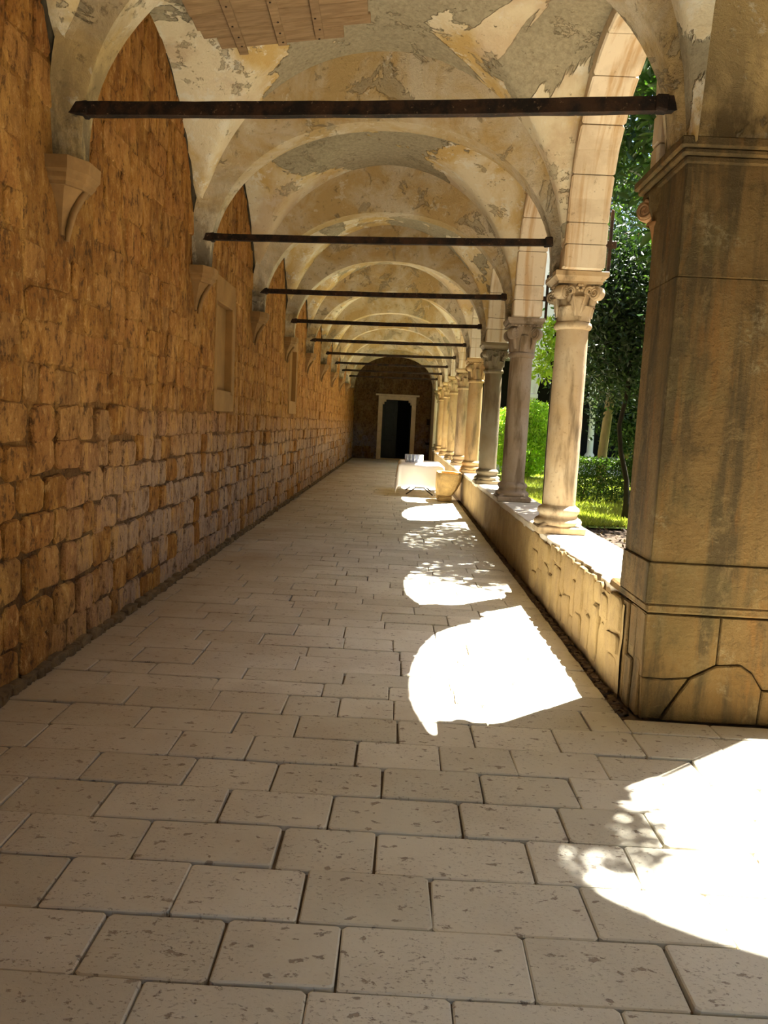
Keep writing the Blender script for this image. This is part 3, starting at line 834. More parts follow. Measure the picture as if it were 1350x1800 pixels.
# spandrel masonry
mb = MB()
for i in range(NARCH):
    a, b = arch_span(i); yc, r = (a + b) / 2, (b - a) / 2
    L, Rr = (rib_y(i) if i > 0 else 4.38), rib_y(i + 1)
    n = 24; bot = []
    for k in range(n + 1):
        th = PI * (1 - k / n); y, z = ring_pt(yc, r + 0.05, th); bot.append((min(max(y, L), Rr), z))
    bot = [(L, ZS)] + bot + [(Rr, ZS)]
    for k in range(len(bot) - 1):
        (ya, za), (yb, zb) = bot[k], bot[k + 1]
        if yb - ya < 1e-5: continue
        vs = [(x, y, z) for x in (AX0 + 0.03, AX1) for y, z in ((ya, za), (yb, zb), (yb, 5.65), (ya, 5.65))]
        mb.add(vs, [(0, 1, 2, 3), (4, 7, 6, 5), (0, 4, 5, 1)], 0.4)
mb.box(AX0 + 0.03, AX1, rib_y(NARCH), YEND, ZS, 5.65, rnd=0.4)
mb.obj('spandrel', MAT['arch'], arcade, fix=False)
mb = MB(); mb.box(AX0, AX1 + 0.15, rib_y(NARCH) - 0.1, YEND, -0.1, ZS + 0.3, 0.01); mb.obj('end_respond', MAT['arch'], arcade)

# ================================================================== PARAPET
parapet = tag(empty('wall_right'), 'low parapet wall with worn stone top carrying the columns', kind='structure')
PY0, PY1 = 4.30, YEND
ys = list(np.arange(PY0, 14, 0.05)) + list(np.arange(14, PY1 + 0.2, 0.4)); zsn = np.linspace(-0.08, ZP - 0.06, 14)
vs, fs = [], []
for y in ys:
    for z in zsn:
        vs.append((XP + 0.008 + 0.02 * (float(VN(y, z, 5.0, 2.5)) - 0.5) + 0.02 * (float(VN(y, z, 6.0, 8.0)) - 0.5), y, z))
n = len(zsn)
for i in range(len(ys) - 1):
    for j in range(n - 1): fs.append((i * n + j, (i + 1) * n + j, (i + 1) * n + j + 1, i * n + j + 1))
mb = MB(); mb.add(vs, fs, 0.5); mb.obj('parapet_face', MAT['parapet'], parapet, smooth=True)
mb = MB(); mb.box(XP + 0.05, XPO - 0.02, PY0, PY1, -0.3, ZP - 0.06); mb.obj('parapet_core', MAT['parapet'], parapet)
# coping slabs, one long slab between two columns
cuts = [4.36]
for i in range(1, NR): cuts += [rib_y(i) - 0.36, rib_y(i) + 0.42]
cuts = [c for c in cuts if c < PY1] + [PY1]
def coping(y0, y1):
    mb = MB(); n = max(4, int((y1 - y0) / 0.05)); L, Rr = [], []
    for k in range(n + 1):
        y = y0 + (y1 - y0) * k / n
        rough = 0.05 * max(0, 1 - (y - 4.3) / 2.6) + 0.012
        e = XP + 0.004 + rough * float(VN(y, 0.3, 1.0, 9.0)) + rough * 0.5 * float(VN(y, 1.3, 1.0, 23.0)); L.append((e, y)); Rr.append((XPO + 0.01 * float(VN(y, 4.3, 1.0, 5.0)), y))
    ins = 0.008
    pl = L + Rr[::-1]
    pl = [(x, min(max(y, y0 + 0.004), y1 - 0.004)) for x, y in pl]
    rings = [[(x, y, ZP - 0.075) for x, y in pl], [(x, y, ZP - 0.012) for x, y in pl], [(x + (ins if k <= n else -ins), min(max(y, y0 + ins + .004), y1 - ins - .004), ZP) for k, (x, y) in enumerate(pl)]]
    mb.loft(rings, True, True); mb.obj('coping_slab', MAT['coping'], parapet)
for c0, c1 in zip(cuts[:-1], cuts[1:]): coping(c0, c1)
# the broken stones and render flakes of the near part of the parapet face
fl = []
y = 4.34
while y < 7.0:
    w = random.uniform(0.10, 0.26); z = random.uniform(0.02, 0.08)
    while z < ZP - 0.12:
        h = random.uniform(0.14, 0.42); h = min(h, ZP - 0.03 - z); fl.append((y + w / 2, z + h / 2, w, h)); z += h + 0.01
    y += w + 0.008
pst = [m.mesh('face_stone', MAT['parapet'], smooth=True) for m in [stone_mesh(200 + k, 10) for k in range(14)]]
for yc, zc, w, h in fl:
    link('face_stone', random.choice(pst), None, parapet, loc=(XP + 0.012, yc, zc), rot=(random.uniform(-0.12, 0.12), 0, PI), scale=(random.uniform(0.008, 0.026), w * random.uniform(0.92, 1.06), h * random.uniform(0.92, 1.05)))
# earth gutter with grit between paving and parapet
mb = MB(); mb.box(XP - 0.075, XP + 0.03, 4.0, YEND, -0.06, -0.012); mb.obj('earth_gutter', MAT['joint'], parapet)
mb = MB()
for k in range(360):
    y = 4.05 + 12 * (k / 360) ** 1.5; m = random.choice(SM); s_ = random.uniform(0.012, 0.035)
    mb.add([(XP - random.uniform(0.0, 0.07) + a * s_ * 0.3, y + b * s_ * 1.6, -0.008 + c * s_) for a, b, c in m.v], m.f)
tag(mb.obj('gutter_grit', MAT['joint'], parapet, smooth=True, fix=False), kind='stuff')
# sticks/rubble lump on coping: a shallow worn hollow rim beside the nearest column is part of the slab

# ================================================================== COLUMNS
def cache(fn):
    store = {}
    def g(*k):
        if k not in store: store[k] = fn(*k)
        return store[k]
    return g
HB = 0.0
@cache
def me_plinth():
    mb = MB(); mb.box(-0.222, 0.222, -0.222, 0.222, ZP - 0.002, ZP + 0.068, 0.012); return mb.mesh('plinth', MAT['column'])
@cache
def me_base():
    mb = MB(); z = ZP + 0.066
    mb.lathe([(0.205, z), (0.221, z + 0.015), (0.222, z + 0.04), (0.208, z + 0.06), (0.186, z + 0.07), (0.176, z + 0.09), (0.178, z + 0.105), (0.19, z + 0.115), (0.196, z + 0.14), (0.188, z + 0.165), (0.166, z + 0.178), (0.156, z + 0.19)], 32)
    return auto_smooth(mb.mesh('base', MAT['column']), 50)
@cache
def me_spur():
    mb = MB(); z = ZP + 0.066; vs, fs = [], []
    for i in range(6):
        t = i / 5
        for j in range(5):
            s_ = (j / 4 - 0.5) * 2
            w = 0.052 * (1 - t) ** 0.7 + 0.004
            vs.append((0.19 + 0.095 * t, s_ * w, z + (0.062 * (1 - t) ** 0.8) * (1 - 0.6 * s_ * s_) - 0.004))
    for i in range(5):
        for j in range(4): fs.append((i * 5 + j, i * 5 + j + 1, (i + 1) * 5 + j + 1, (i + 1) * 5 + j))
    mb.add(vs, fs, 0.5); return mb.mesh('spur', MAT['column'], True)
@cache
def me_shaft(v):
    mb = MB(); z0, z1 = ZP + 0.25, 2.50; prof = []
    for k in range(25):
        t = k / 24
        prof.append((0.150 + 0.004 * math.sin(PI * t) - 0.006 * t + random.uniform(-0.0012, 0.0012), z0 + (z1 - z0) * t))
    mb.lathe(prof, 36); return auto_smooth(mb.mesh('shaft', MAT['column']), 50)
@cache
def me_astragal():
    mb = MB(); mb.lathe([(0.144, 2.485), (0.164, 2.497), (0.173, 2.52), (0.166, 2.545), (0.148, 2.558)], 32); return auto_smooth(mb.mesh('astragal', MAT['column']), 60)
def bell_r(z, sty):
    t = (z - 2.55) / (2.885 - 2.55); return 0.138 + (0.052 if sty == 0 else 0.046) * t ** 2
@cache
def me_bell(sty):
    mb = MB(); mb.lathe([(bell_r(2.55 + 0.335 * k / 8, sty), 2.55 + 0.335 * k / 8) for k in range(9)], 28); return auto_smooth(mb.mesh('capital', MAT['column']), 50)
@cache
def me_acanthus(z0, h, w, curl, big):
    mb = MB(); vs, fs = [], []; nu, nv = 9, 10
    for i in range(nv + 1):
        v = i / nv
        for j in range(nu):
            u = (j / (nu - 1) - 0.5) * 2
            lob = 1 + 0.12 * math.sin(v * 16) 
            half = w * (1.0 - 0.55 * v ** 3) * lob
            z = z0 + h * (v if v < 0.82 else 0.82 - (v - 0.82) * 0.75)
            rr = bell_r(min(z, 2.88), 0) + (0.026 + curl * v ** 3) * (1 - abs(u) ** 2.2) - 0.006 * abs(u)
            rr += 0.006 * math.cos(u * 9)
            ang = u * half / 0.15
            vs.append((rr * math.cos(ang), rr * math.sin(ang), z))
    for i in range(nv):
        for j in range(nu - 1): fs.append((i * nu + j, i * nu + j + 1, (i + 1) * nu + j + 1, (i + 1) * nu + j))
    mb.add(vs, fs, 0.5); return mb.mesh('acanthus_leaf', MAT['column'], True)
@cache
def me_volute(sty):
    mb = MB(); R = 0.062 if sty == 0 else 0.074; cx, cz = (0.225, 2.80) if sty == 0 else (0.215, 2.785)
    # disc with its axis across the diagonal
    n = 20; T = 0.042
    rings = []
    for y, r in ((-T, R * 0.72), (-T * 0.95, R * 0.92), (-T * 0.6, R), (T * 0.6, R), (T * 0.95, R * 0.92), (T, R * 0.72)):
        rings.append([(cx + r * math.cos(2 * PI * k / n), y, cz + r * math.sin(2 * PI * k / n)) for k in range(n)])
    mb.loft(rings, True, True, 0.5)
    for s_ in (-1, 1):                               # raised spiral on both cheeks
        pts = []
        for k in range(30):
            t = k / 29; a = PI / 2 - t * 4.2 * PI * (-1); r = R * 0.86 * (1 - 0.82 * t)
            pts.append((cx + r * math.cos(a), s_ * (T + 0.004), cz + r * math.sin(a)))
        mb.tube(pts, [0.011 * (1 - 0.4 * k / 29) for k in range(30)], 6, rnd=0.5)
    pts = [(0.150, 0, 2.60), (0.163, 0, 2.66), (0.176, 0, 2.71), (0.185, 0, 2.75), (cx - R * 0.4, 0, cz)]
    mb.tube(pts, [0.022, 0.026, 0.03, 0.032, 0.03], 8, rnd=0.5)
    return auto_smooth(mb.mesh('volute', MAT['column']), 45)
@cache
def me_rosette():
    mb = MB(); c = (0.195, 0, 2.84)
    for k in range(6):
        a = 2 * PI * k / 6; p = (c[0], c[1] + 0.026 * math.cos(a), c[2] + 0.026 * math.sin(a))
        mb.lathe([(0.001, -0.014), (0.012, -0.01), (0.016, 0), (0.012, 0.01), (0.001, 0.014)], 8, rnd=0.5)
        b = len(mb.v) - 40
        for q in range(b, len(mb.v)): mb.v[q] = (mb.v[q][0] + p[0], mb.v[q][1] + p[1], mb.v[q][2] + p[2])
    return mb.mesh('rosette', MAT['column'], True)
@cache
def me_scroll(sd):
    mb = MB(); pts = []
    for k in range(34):
        t = k / 33; a = sd * (PI * 1.2 - t * 3.6 * PI) + (0 if sd > 0 else PI); r = 0.042 * (1 - 0.8 * t)
        y, z = sd * 0.085 + r * math.cos(a), 2.815 + r * math.sin(a)
        pts.append((math.sqrt(max(0.001, (bell_r(min(z, 2.88), 0) + 0.012) ** 2 - y * y * 0.5)), y, z))
    mb.tube(pts, [0.0125 * (1 - 0.45 * k / 33) for k in range(34)], 6, rnd=0.5)
    mb.tube([(bell_r(2.60, 0) + 0.012, sd * 0.02, 2.60), (bell_r(2.68, 0) + 0.018, sd * 0.03, 2.68), (bell_r(2.76, 0) + 0.014, sd * 0.05, 2.765), pts[0]], [0.010, 0.013, 0.013, 0.0125], 6, rnd=0.5)
    return mb.mesh('scroll', MAT['column'], True)
@cache
def me_abacus(sty):
    mb = MB()
    h0, h1 = 0.196, 0.236
    prof = [(h0, 2.875), (h0, 2.895), (h0 + 0.008, 2.90), (h1 - 0.012, 2.925), (h1, 2.935), (h1, Z0 - 0.006), (h1 - 0.006, Z0)] if sty == 0 else [(h0, 2.875), (h0 + .008, 2.895), (h0 + 0.004, 2.90), (h1 - 0.016, 2.918), (h1 - 0.01, 2.934), (h1 - 0.004, 2.936), (h1, 2.95), (h1, Z0 - 0.004), (h1 - 0.004, Z0)]
    mb.loft([[(s1 * h, s2 * h, z) for s1, s2 in ((-1, -1), (1, -1), (1, 1), (-1, 1))] for h, z in prof], True, True, 0.5)
    return mb.mesh('abacus', MAT['column'])
@cache
def me_beads():
    mb = MB()
    for sd in range(4):
        for k in range(9):
            a = sd * PI / 2; t = (k - 4) * 0.047; p = (0.205 * math.cos(a) - t * math.sin(a), 0.205 * math.sin(a) + t * math.cos(a), 2.884)
            b = len(mb.v); mb.lathe([(0.004, -0.015), (0.017, -0.008), (0.017, 0.008), (0.004, 0.015)], 7, rnd=0.5)
            for q in range(b, len(mb.v)): mb.v[q] = (mb.v[q][0] + p[0], mb.v[q][1] + p[1], mb.v[q][2] + p[2])
    return mb.mesh('bead_band', MAT['column'], True)
def make_column(loc, sty, tint, label):
    t = tag(empty('stone_column', loc), label, 'column', 'columns of the cloister arcade')
    P = lambda nm, me, par=t, **k: link(nm, me, None, par, color=tint, **k)
    P('plinth', me_plinth()); P('base', me_base())
    for k in range(4): P('spur', me_spur(), rot=(0, 0, PI / 4 + k * PI / 2))
    P('shaft', me_shaft(sty)); P('astragal', me_astragal())
    cap = P('capital', me_bell(sty))
    for k in range(4):
        P('volute', me_volute(sty), cap, rot=(0, 0, PI / 4 + k * PI / 2))
        if sty == 0:
            P('acanthus_leaf', me_acanthus(2.555, 0.17, 0.115, 0.045, 0), cap, rot=(0, 0, PI / 4 + k * PI / 2))
            P('acanthus_leaf', me_acanthus(2.60, 0.21, 0.10, 0.03, 1), cap, rot=(0, 0, k * PI / 2))
            P('rosette', me_rosette(), cap, rot=(0, 0, k * PI / 2))
            for sd in (-1, 1): P('scroll', me_scroll(sd), cap, rot=(0, 0, k * PI / 2))
        else:
            P('acanthus_leaf', me_acanthus(2.56, 0.26, 0.07, 0.012, 2), cap, rot=(0, 0, k * PI / 2))
    ab = P('abacus', me_abacus(sty))
    if sty == 1: P('bead_band', me_beads(), ab)['kind'] = 'stuff'
    return t
cols = [(0, (0.62, 0.53, 0.41), 'pale cream stone column next to the corner pier, leafy carved capital'),
        (1, (0.40, 0.345, 0.30), 'pinkish grey column, second from the corner pier, with round volutes and beaded abacus'),
        (0, (0.28, 0.25, 0.19), 'dark grey column, third from the corner pier'),
        (1, (0.50, 0.36, 0.20), 'ochre column, fourth from the corner pier, in front of the stone trough'),
        (0, (0.47, 0.36, 0.24), 'fifth column from the corner pier, beside the white table'),
        (1, (0.58, 0.44, 0.25), 'sixth column from the corner pier, behind the white table'),
        (0, (0.60, 0.44, 0.24), 'seventh column from the corner pier'),
        (1, (0.58, 0.42, 0.22), 'eighth column from the corner pier, small in the distance'),
        (0, (0.40, 0.31, 0.20), 'last and farthest column before the end wall')]
for i, (sty, tint, lab) in enumerate(cols):
    make_column((XC, rib_y(i + 1) + 0.03, 0), sty, tint, lab)

# ================================================================== CORNER PIER
PX0, PX1, PYF, PYB = 1.385, 2.08, 3.965, 4.42
pier = tag(empty('corner_pier', (PX0, PYF, 0)), 'massive square stained stone pier with moulded cornice at the corner of the walk', 'pier')
def pb(name, x0, x1, y0, y1, z0, z1, bev=0.012, jit=0.004, par=pier, mat='pier'):
    mb = MB(); mb.box(x0 - PX0, x1 - PX0, y0 - PYF, y1 - PYF, z0, z1, bev, jit); return mb.obj(name, MAT[mat], par)
# pedestal stones
pb('pedestal_core', PX0 + 0.06, PX1 + 0.3, PYF + 0.06, PYB + 0.1, -0.05, 0.60, 0.0, 0.0)
def prism(name, poly, y0, y1, bev=0.007, mat='pier'):
    mb = MB(); xm = sum(p[0] for p in poly) / len(poly); zm = sum(p[1] for p in poly) / len(poly)
    def sh(p, d):
        dx, dz = p[0] - xm, p[1] - zm; L = math.hypot(dx, dz); return (xm + dx * (1 - d / L), zm + dz * (1 - d / L))
    rings = []
    for y, d in ((y0, bev + 0.002), (y0 + bev, 0.002), (y1, 0.002)):
        rings.append([(sh(p, d)[0] - PX0, y - PYF, sh(p, d)[1]) for p in poly])
    mb.loft(rings, True, True); return mb.obj(name, MAT[mat], pier)
f = PYF + 0.015
prism('pedestal_stone', [(1.40, 0.24), (1.52, 0.235), (1.66, 0.25), (1.80, 0.33), (1.80, 0.595), (1.395, 0.60)], f, PYF + 0.25)
prism('pedestal_stone', [(1.415, 0.0), (1.52, 0.0), (1.545, 0.05), (1.60, 0.14), (1.66, 0.245), (1.52, 0.23), (1.405, 0.235)], f + 0.008, PYF + 0.25)
prism('pedestal_stone', [(1.525, 0.0), (2.05, 0.0), (2.06, 0.2), (2.00, 0.29), (1.93, 0.335), (1.80, 0.325), (1.665, 0.245), (1.60, 0.135)], f - 0.006, PYF + 0.25)
prism('pedestal_stone', [(1.805, 0.33), (1.93, 0.34), (2.0, 0.295), (2.07, 0.2), (2.36, 0.2), (2.36, 0.595), (1.805, 0.595)], f + 0.004, PYF + 0.25)
prism('pedestal_stone', [(2.055, 0.0), (2.36, 0.0), (2.36, 0.195), (2.065, 0.195)], f, PYF + 0.25)
# side of the pedestal seen from the walk
for y0, y1, z0, z1 in ((PYF + 0.02, 4.12, 0.33, 0.60), (4.125, 4.24, 0.30, 0.60), (4.02, 4.13, 0.0, 0.325), (4.135, 4.25, 0.0, 0.295), (4.255, 4.36, 0.0, 0.60)):
    pb('pedestal_stone', PX0 + 0.005 + random.uniform(-0.006, 0.008), PX0 + 0.2, y0, y1, z0, z1, 0.008, 0.005)
# ledge and shaft in courses
pb('ledge', PX0 + 0.004, PX1 + 0.25, PYF + 0.008, PYB + 0.26, 0.602, 0.657, 0.012)
zc = [0.66, 0.885, 2.38, 2.94]
for k, (a, b) in enumerate(zip(zc[:-1], zc[1:])):
    s_ = 0.012 * (0 if k else -1)
    pb('pier_block', PX0 + 0.002 + s_, PX1, PYF + s_, PYB, a + 0.0008, b - 0.0008, 0.005, 0.002)
for h, z0, z1 in ((0.012, 2.935, 2.97), (0.035, 2.97, 3.0), (0.055, 3.0, 3.05)):
    pb('cornice', PX0 - h, PX1 + h, PYF - h, PYB + 0.20 + h, z0, z1, 0.008, 0.0)
# half capital and shaft engaged to the pier's garden side
mb = MB(); mb.lathe([(0.13, 0.66), (0.128, 2.55), (0.145, 2.57), (0.145, 2.62), (0.135, 2.64), (0.16, 2.75), (0.20, 2.86), (0.205, 2.935)], 24)
hc = mb.obj('engaged_shaft', MAT['pier'], pier, loc=(XC - PX0 + 0.02, 4.44 - PYF, 0)); auto_smooth(hc.data, 50)
link('volute', me_volute(0), None, hc, rot=(0, 0, PI * 0.75), color=(0.5, 0.3, 0.16), loc=(0, 0, 0.07))
link('acanthus_leaf', me_acanthus(2.60, 0.21, 0.10, 0.03, 1), None, hc, rot=(0, 0, PI), color=(0.5, 0.3, 0.16))
# masonry above the cornice
pb('springing_block', PX0 + 0.03, PX1 - 0.02, PYF + 0.03, PYB + 0.06, 3.05, 5.65, 0.02, 0.0, mat='rib')
mb = MB()
rings = []
for k in range(13):                                     # quarter vault leaf rising from the pier towards the camera
    t = k / 12; a = t * PI / 2
    y_ = 0.05 - 0.8 * (1 - math.cos(a)); z_ = 3.05 + 1.75 * math.sin(a)
    rings.append([(-0.02, y_, z_), (0.05, y_ - 0.015, z_), (0.05, 0.3, z_ + 0.02 * t), (-0.02, 0.3, z_ + 0.02 * t)])
mb.loft(rings, True, True, 0.5); mb.obj('springing_rib', MAT['rib'], pier, smooth=False)

# the arm of the walk that turns right: parapet, unseen arch made tall for sunlight, and wall
arm = tag(empty('wall_arm'), 'arcade wall turning right beyond the corner pier', kind='structure')
mb = MB(); mb.box(2.36, 8.3, PYF + 0.02, 4.5, -0.3, ZP, 0.015); mb.obj('parapet_core', MAT['parapet'], arm)
mb = MB(); AYa, AYb = PYF + 0.02, PYF + 0.36
ac, ahw, az, arise = 5.0, 2.92, 2.4, 5.6  # unseen arch made tall so sunlight reaches the near floor
n = 32; bot = [(ac + ahw * math.cos(PI * (1 - k / n)), az + arise * math.sin(PI * (1 - k / n))) for k in range(n + 1)]
for k in range(n):
    (xa, za), (xb, zb) = bot[k], bot[k + 1]
    mb.add([(x, y, z) for y in (AYa, AYb) for x, z in ((xa, za), (xb, zb), (xb, 9.1), (xa, 9.1))], [(0, 1, 2, 3), (4, 7, 6, 5), (0, 4, 5, 1)], 0.5)
mb.box(7.72, 8.4, AYa, AYb, ZP, 9.1, rnd=0.5); mb.box(1.74, 2.08, AYa + 0.02, AYb, 5.65, 9.1, rnd=0.5)
mb.box(1.74, 2.05, -1.6, AYa, 5.3, 9.1, rnd=0.5)
mb.obj('arm_spandrel', MAT['arch'], arm, fix=False)

# ================================================================== CORBELS on the left wall
@cache
def me_corbel_top():
    mb = MB(); prof = [(0.15, 2.81), (0.155, 2.83), (0.175, 2.845), (0.178, 2.87), (0.195, 2.885), (0.20, 2.955)]
    def ring(h, z):
        d = h * 1.02
        return [(-0.06, -h, z), (d * 0.62, -h, z), (d, -h * 0.42, z), (d, h * 0.42, z), (d * 0.62, h, z), (-0.06, h, z)]
    mb.loft([ring(h, z) for h, z in prof], True, True, 0.5); return mb.mesh('corbel_slab', MAT['corbel'])
@cache
def me_corbel_body():
    mb = MB()
    def ring(h, z):
        d = h * 1.0
        return [(-0.06, -h, z), (d * 0.6, -h, z), (d, -h * 0.35, z), (d, h * 0.35, z), (d * 0.6, h, z), (-0.06, h, z)]
    prof = []
    for k in range(11):
        t = k / 10; prof.append((0.025 + 0.11 * t ** 1.9, 2.56 + 0.25 * t))
    mb.loft([ring(h, z) for h, z in prof], True, True, 0.5); return auto_smooth(mb.mesh('corbel_bracket', MAT['corbel']), 35)
@cache
def me_corbel_roll():
    mb = MB(); mb.tube([(0.035, 0, 2.53), (0.05, 0, 2.60), (0.075, 0, 2.69), (0.12, 0, 2.77), (0.15, 0, 2.815)], [0.014, 0.018, 0.021, 0.021, 0.018], 8, rnd=0.5); return mb.mesh('corbel_roll', MAT['corbel'], True)
ordn = ['nearest', 'second', 'third', 'fourth', 'fifth', 'sixth', 'seventh', 'eighth', 'ninth', 'tenth']
for i in range(NR - 1):
    lab = 'moulded stone corbel on the left wall nearest the camera' if i == 0 else f'moulded stone corbel on the left wall, {ordn[i]} from the camera'
    t = tag(empty('wall_corbel', (XL, rib_y(i) + sy(XL), 0)), lab, 'corbel', 'corbels carrying the vault ribs')
    link('corbel_slab', me_corbel_top(), None, t); link('corbel_bracket', me_corbel_body(), None, t); link('corbel_roll', me_corbel_roll(), None, t)

# ================================================================== TIE RODS
for i in range(9):
    y, z = rib_y(i) - 0.05, 3.245
    xa, xb = XL + 0.15, 1.24
    h = 0.036 if i == 0 else 0.030
    lab = ['thick rusty iron tie rod nearest the camera, above the corner pier', 'rusty iron tie rod, second from the camera, ending at the nearest column',
           'rusty iron tie rod, third from the camera', 'dark iron tie rod, fourth from the camera', 'dark iron tie rod, fifth from the camera', 'thin dark iron tie rod, sixth from the camera',
           'thin dark iron tie rod, seventh from the camera', 'thin dark iron tie rod, eighth from the camera', 'faintest and farthest iron tie rod before the end wall'][i]
    t = tag(empty('tie_rod', (xb, y, z)), lab, 'rod', 'iron tie rods across the vault')
    pts = []
    for k in range(25):
        x = xa + (xb + (0.35 if i else 0.1) - xa) * k / 24; pts.append((x - xb, sy(x) + 0.004 * (float(VN(x, i, 0, 3)) - 0.5), -0.012 * math.sin(PI * k / 24)))
    rings = [[(p[0], p[1] + a * h * 0.7 + 0.004 * (float(VN(p[0], a, b + i, 9)) - .5), p[2] + b * h + 0.004 * (float(VN(p[0], b, a + i, 9)) - .5)) for a, b in ((-1, -1), (1, -1), (1, 1), (-1, 1))] for p in pts]
    mb = MB(); mb.loft(rings, True, True, 0.5); bar = mb.obj('bar', MAT['iron'], t)
    mb = MB(); x = xa; mb.box(xa - xb - 0.08, xa - xb + 0.05, sy(xa) - 0.034, sy(xa) + 0.034, -0.043, 0.04, 0.01, 0.005); mb.obj('wall_socket', MAT['iron'], t)
    mb = MB(); mb.box(-0.02, 0.05, -0.034, 0.036, -0.042, 0.04, 0.01, 0.005); mb.obj('wall_socket', MAT['iron'], t)
    if i > 0:
        mb = MB(); mb.box(AX1 + 0.09 - xb, AX1 + 0.12 - xb, -0.02, 0.02, -0.26, 0.30, 0.006, 0.003); mb.obj('anchor_bar', MAT['iron'], t)
        mb = MB(); mb.box(AX1 - 0.05 - xb, AX1 + 0.16 - xb, -0.016, 0.016, -0.03, 0.03, 0.004); mb.obj('anchor_eye', MAT['iron'], t)

# ================================================================== PLANK PATCH on the first bay's vault
def crown(x): return 4.815 - 0.27 * abs((x - VC) / VHW) ** 1.5
pk = tag(empty('board_patch', (-1.0, 6.0, 4.62)), 'weathered wooden boards nailed under the vault with three cross battens', 'boards')
slope = math.atan2(0.19, 1.35)
def on_board(o): o.rotation_euler = (0, -slope, 0.02); return o
PZ = -0.04
for y0, y1, x0, x1 in ((-1.05, -0.74, -0.72, 0.60), (-0.735, -0.42, -0.72, 0.605), (-0.415, -0.10, -0.73, 0.60), (-0.095, 0.10, -0.72, 0.60), (0.105, 0.225, -0.70, 0.62), (0.23, 0.40, -0.60, 0.40)):
    mb = MB(); mb.box(x0, x1, y0, y1, PZ, PZ + 0.028, 0.004, 0.002); on_board(mb.obj('plank', MAT['wood'], pk))
for x, ya, yb in ((-0.43, -0.95, 0.46), (-0.10, -0.95, 0.38), (0.205, -0.95, 0.33)):
    mb = MB(); mb.box(x - 0.035, x + 0.035, ya, yb, PZ - 0.03, PZ, 0.004, 0.002); bt = on_board(mb.obj('batten', MAT['wood'], pk))
    for yn in (-0.6, -0.25, 0.02, 0.18, 0.32):
        mb = MB(); mb.lathe([(0.009, 0), (0.008, 0.004)], 8); mb.obj('nail_head', MAT['iron'], bt, loc=(x + random.uniform(-0.012, 0.012), yn, PZ - 0.034))

# ================================================================== TABLE, CLOTH, GLASSES, TROUGH
TX0, TX1, TY0, TY1, TZ = 0.07, 0.98, 16.3, 18.1, 0.71
trot = 0.0
tb = tag(empty('folding_table', ((TX0 + TX1) / 2, (TY0 + TY1) / 2, 0)), 'folding table with dark metal legs under the white cloth', 'table')
hx, hy = (TX1 - TX0) / 2, (TY1 - TY0) / 2
mb = MB(); mb.box(-hx + 0.01, hx - 0.01, -hy + 0.01, hy - 0.01, TZ - 0.04, TZ - 0.004, 0.006); mb.obj('table_top', MAT['wood'], tb)
for y in (-0.55, 0.55):
    for s_ in (-1, 1):
        mb = MB(); mb.tube([(s_ * 0.10, y, TZ - 0.04), (s_ * 0.10, y, 0.16), (s_ * 0.30, y, 0.012)], 0.016, 8); mb.obj('leg', MAT['metal'], tb)
    mb = MB(); mb.tube([(-0.10, y, 0.17), (0.10, y, 0.17)], 0.013, 8); mb.obj('crossbar', MAT['metal'], tb)
mb = MB(); mb.tube([(0, -0.55, 0.2), (0, 0.55, 0.2)], 0.012, 8); mb.obj('stretcher', MAT['metal'], tb)
# cloth: draped sheet with hanging corners
mb = MB(); n = 46; ov = 0.50; vs, fs = [], []
gx = np.linspace(-hx - ov * 0.86, hx + ov * 0.86, n); gy = np.linspace(-hy - ov, hy + ov, n)
for x in gx:
    for y in gy:
        ox, oy = max(0, abs(x) - hx), max(0, abs(y) - hy)
        px, py = math.copysign(min(abs(x), hx), x), math.copysign(min(abs(y), hy), y)
        drop = math.hypot(ox, oy) if ox and oy else ox + oy
        fold = 0.0
        if ox and not oy: fold = 0.014 * math.sin(y * 9) * min(1, ox / 0.3)
        if oy and not ox: fold = 0.012 * math.sin(x * 14) * min(1, oy / 0.3)
        out = 0.012 + 0.05 * min(1, drop / 0.5) + fold
        if ox and oy:
            t = math.atan2(oy, ox); px += math.copysign(out * 1.6 * math.cos(t) + 0.02, x); py += math.copysign(out * 1.6 * math.sin(t) + 0.02, y)
            drop = min(drop, 0.67)
        elif ox: px += math.copysign(out, x)
        elif oy: py += math.copysign(out, y)
        vs.append((px, py, TZ + 0.003 - drop))
for i in range(n - 1):
    for j in range(n - 1): fs.append((i * n + j, (i + 1) * n + j, (i + 1) * n + j + 1, i * n + j + 1))
mb.add(vs, fs, 0.5)
cl = mb.obj('tablecloth', MAT['cloth'], None, smooth=True, loc=tb.location)
md = cl.modifiers.new('thick', 'SOLIDIFY'); md.thickness = 0.004; md.offset = 1
tag(cl, 'white tablecloth draped over the folding table in the sun', 'tablecloth')
@cache
def me_glass():
    mb = MB(); mb.lathe([(0.0005, 0.002), (0.026, 0.002), (0.030, 0.006), (0.036, 0.09), (0.037, 0.18), (0.0355, 0.18), (0.0345, 0.09), (0.028, 0.014), (0.0005, 0.012)], 16, cap=False)
    return auto_smooth(mb.mesh('drinking_glass', MAT['glass']), 50)
gi = 0
for r in range(4):
    for c in range(5):
        x, y = TX0 + 0.13 + c * 0.082 + (0.02 if r % 2 else 0), TY0 + 0.50 + r * 0.085
        o = link('drinking_glass', me_glass(), None, None, loc=(x, y, TZ + 0.0085))
        tag(o, 'clear drinking glass standing in rows on the white tablecloth', 'glass', 'glasses in rows on the tablecloth'); gi += 1
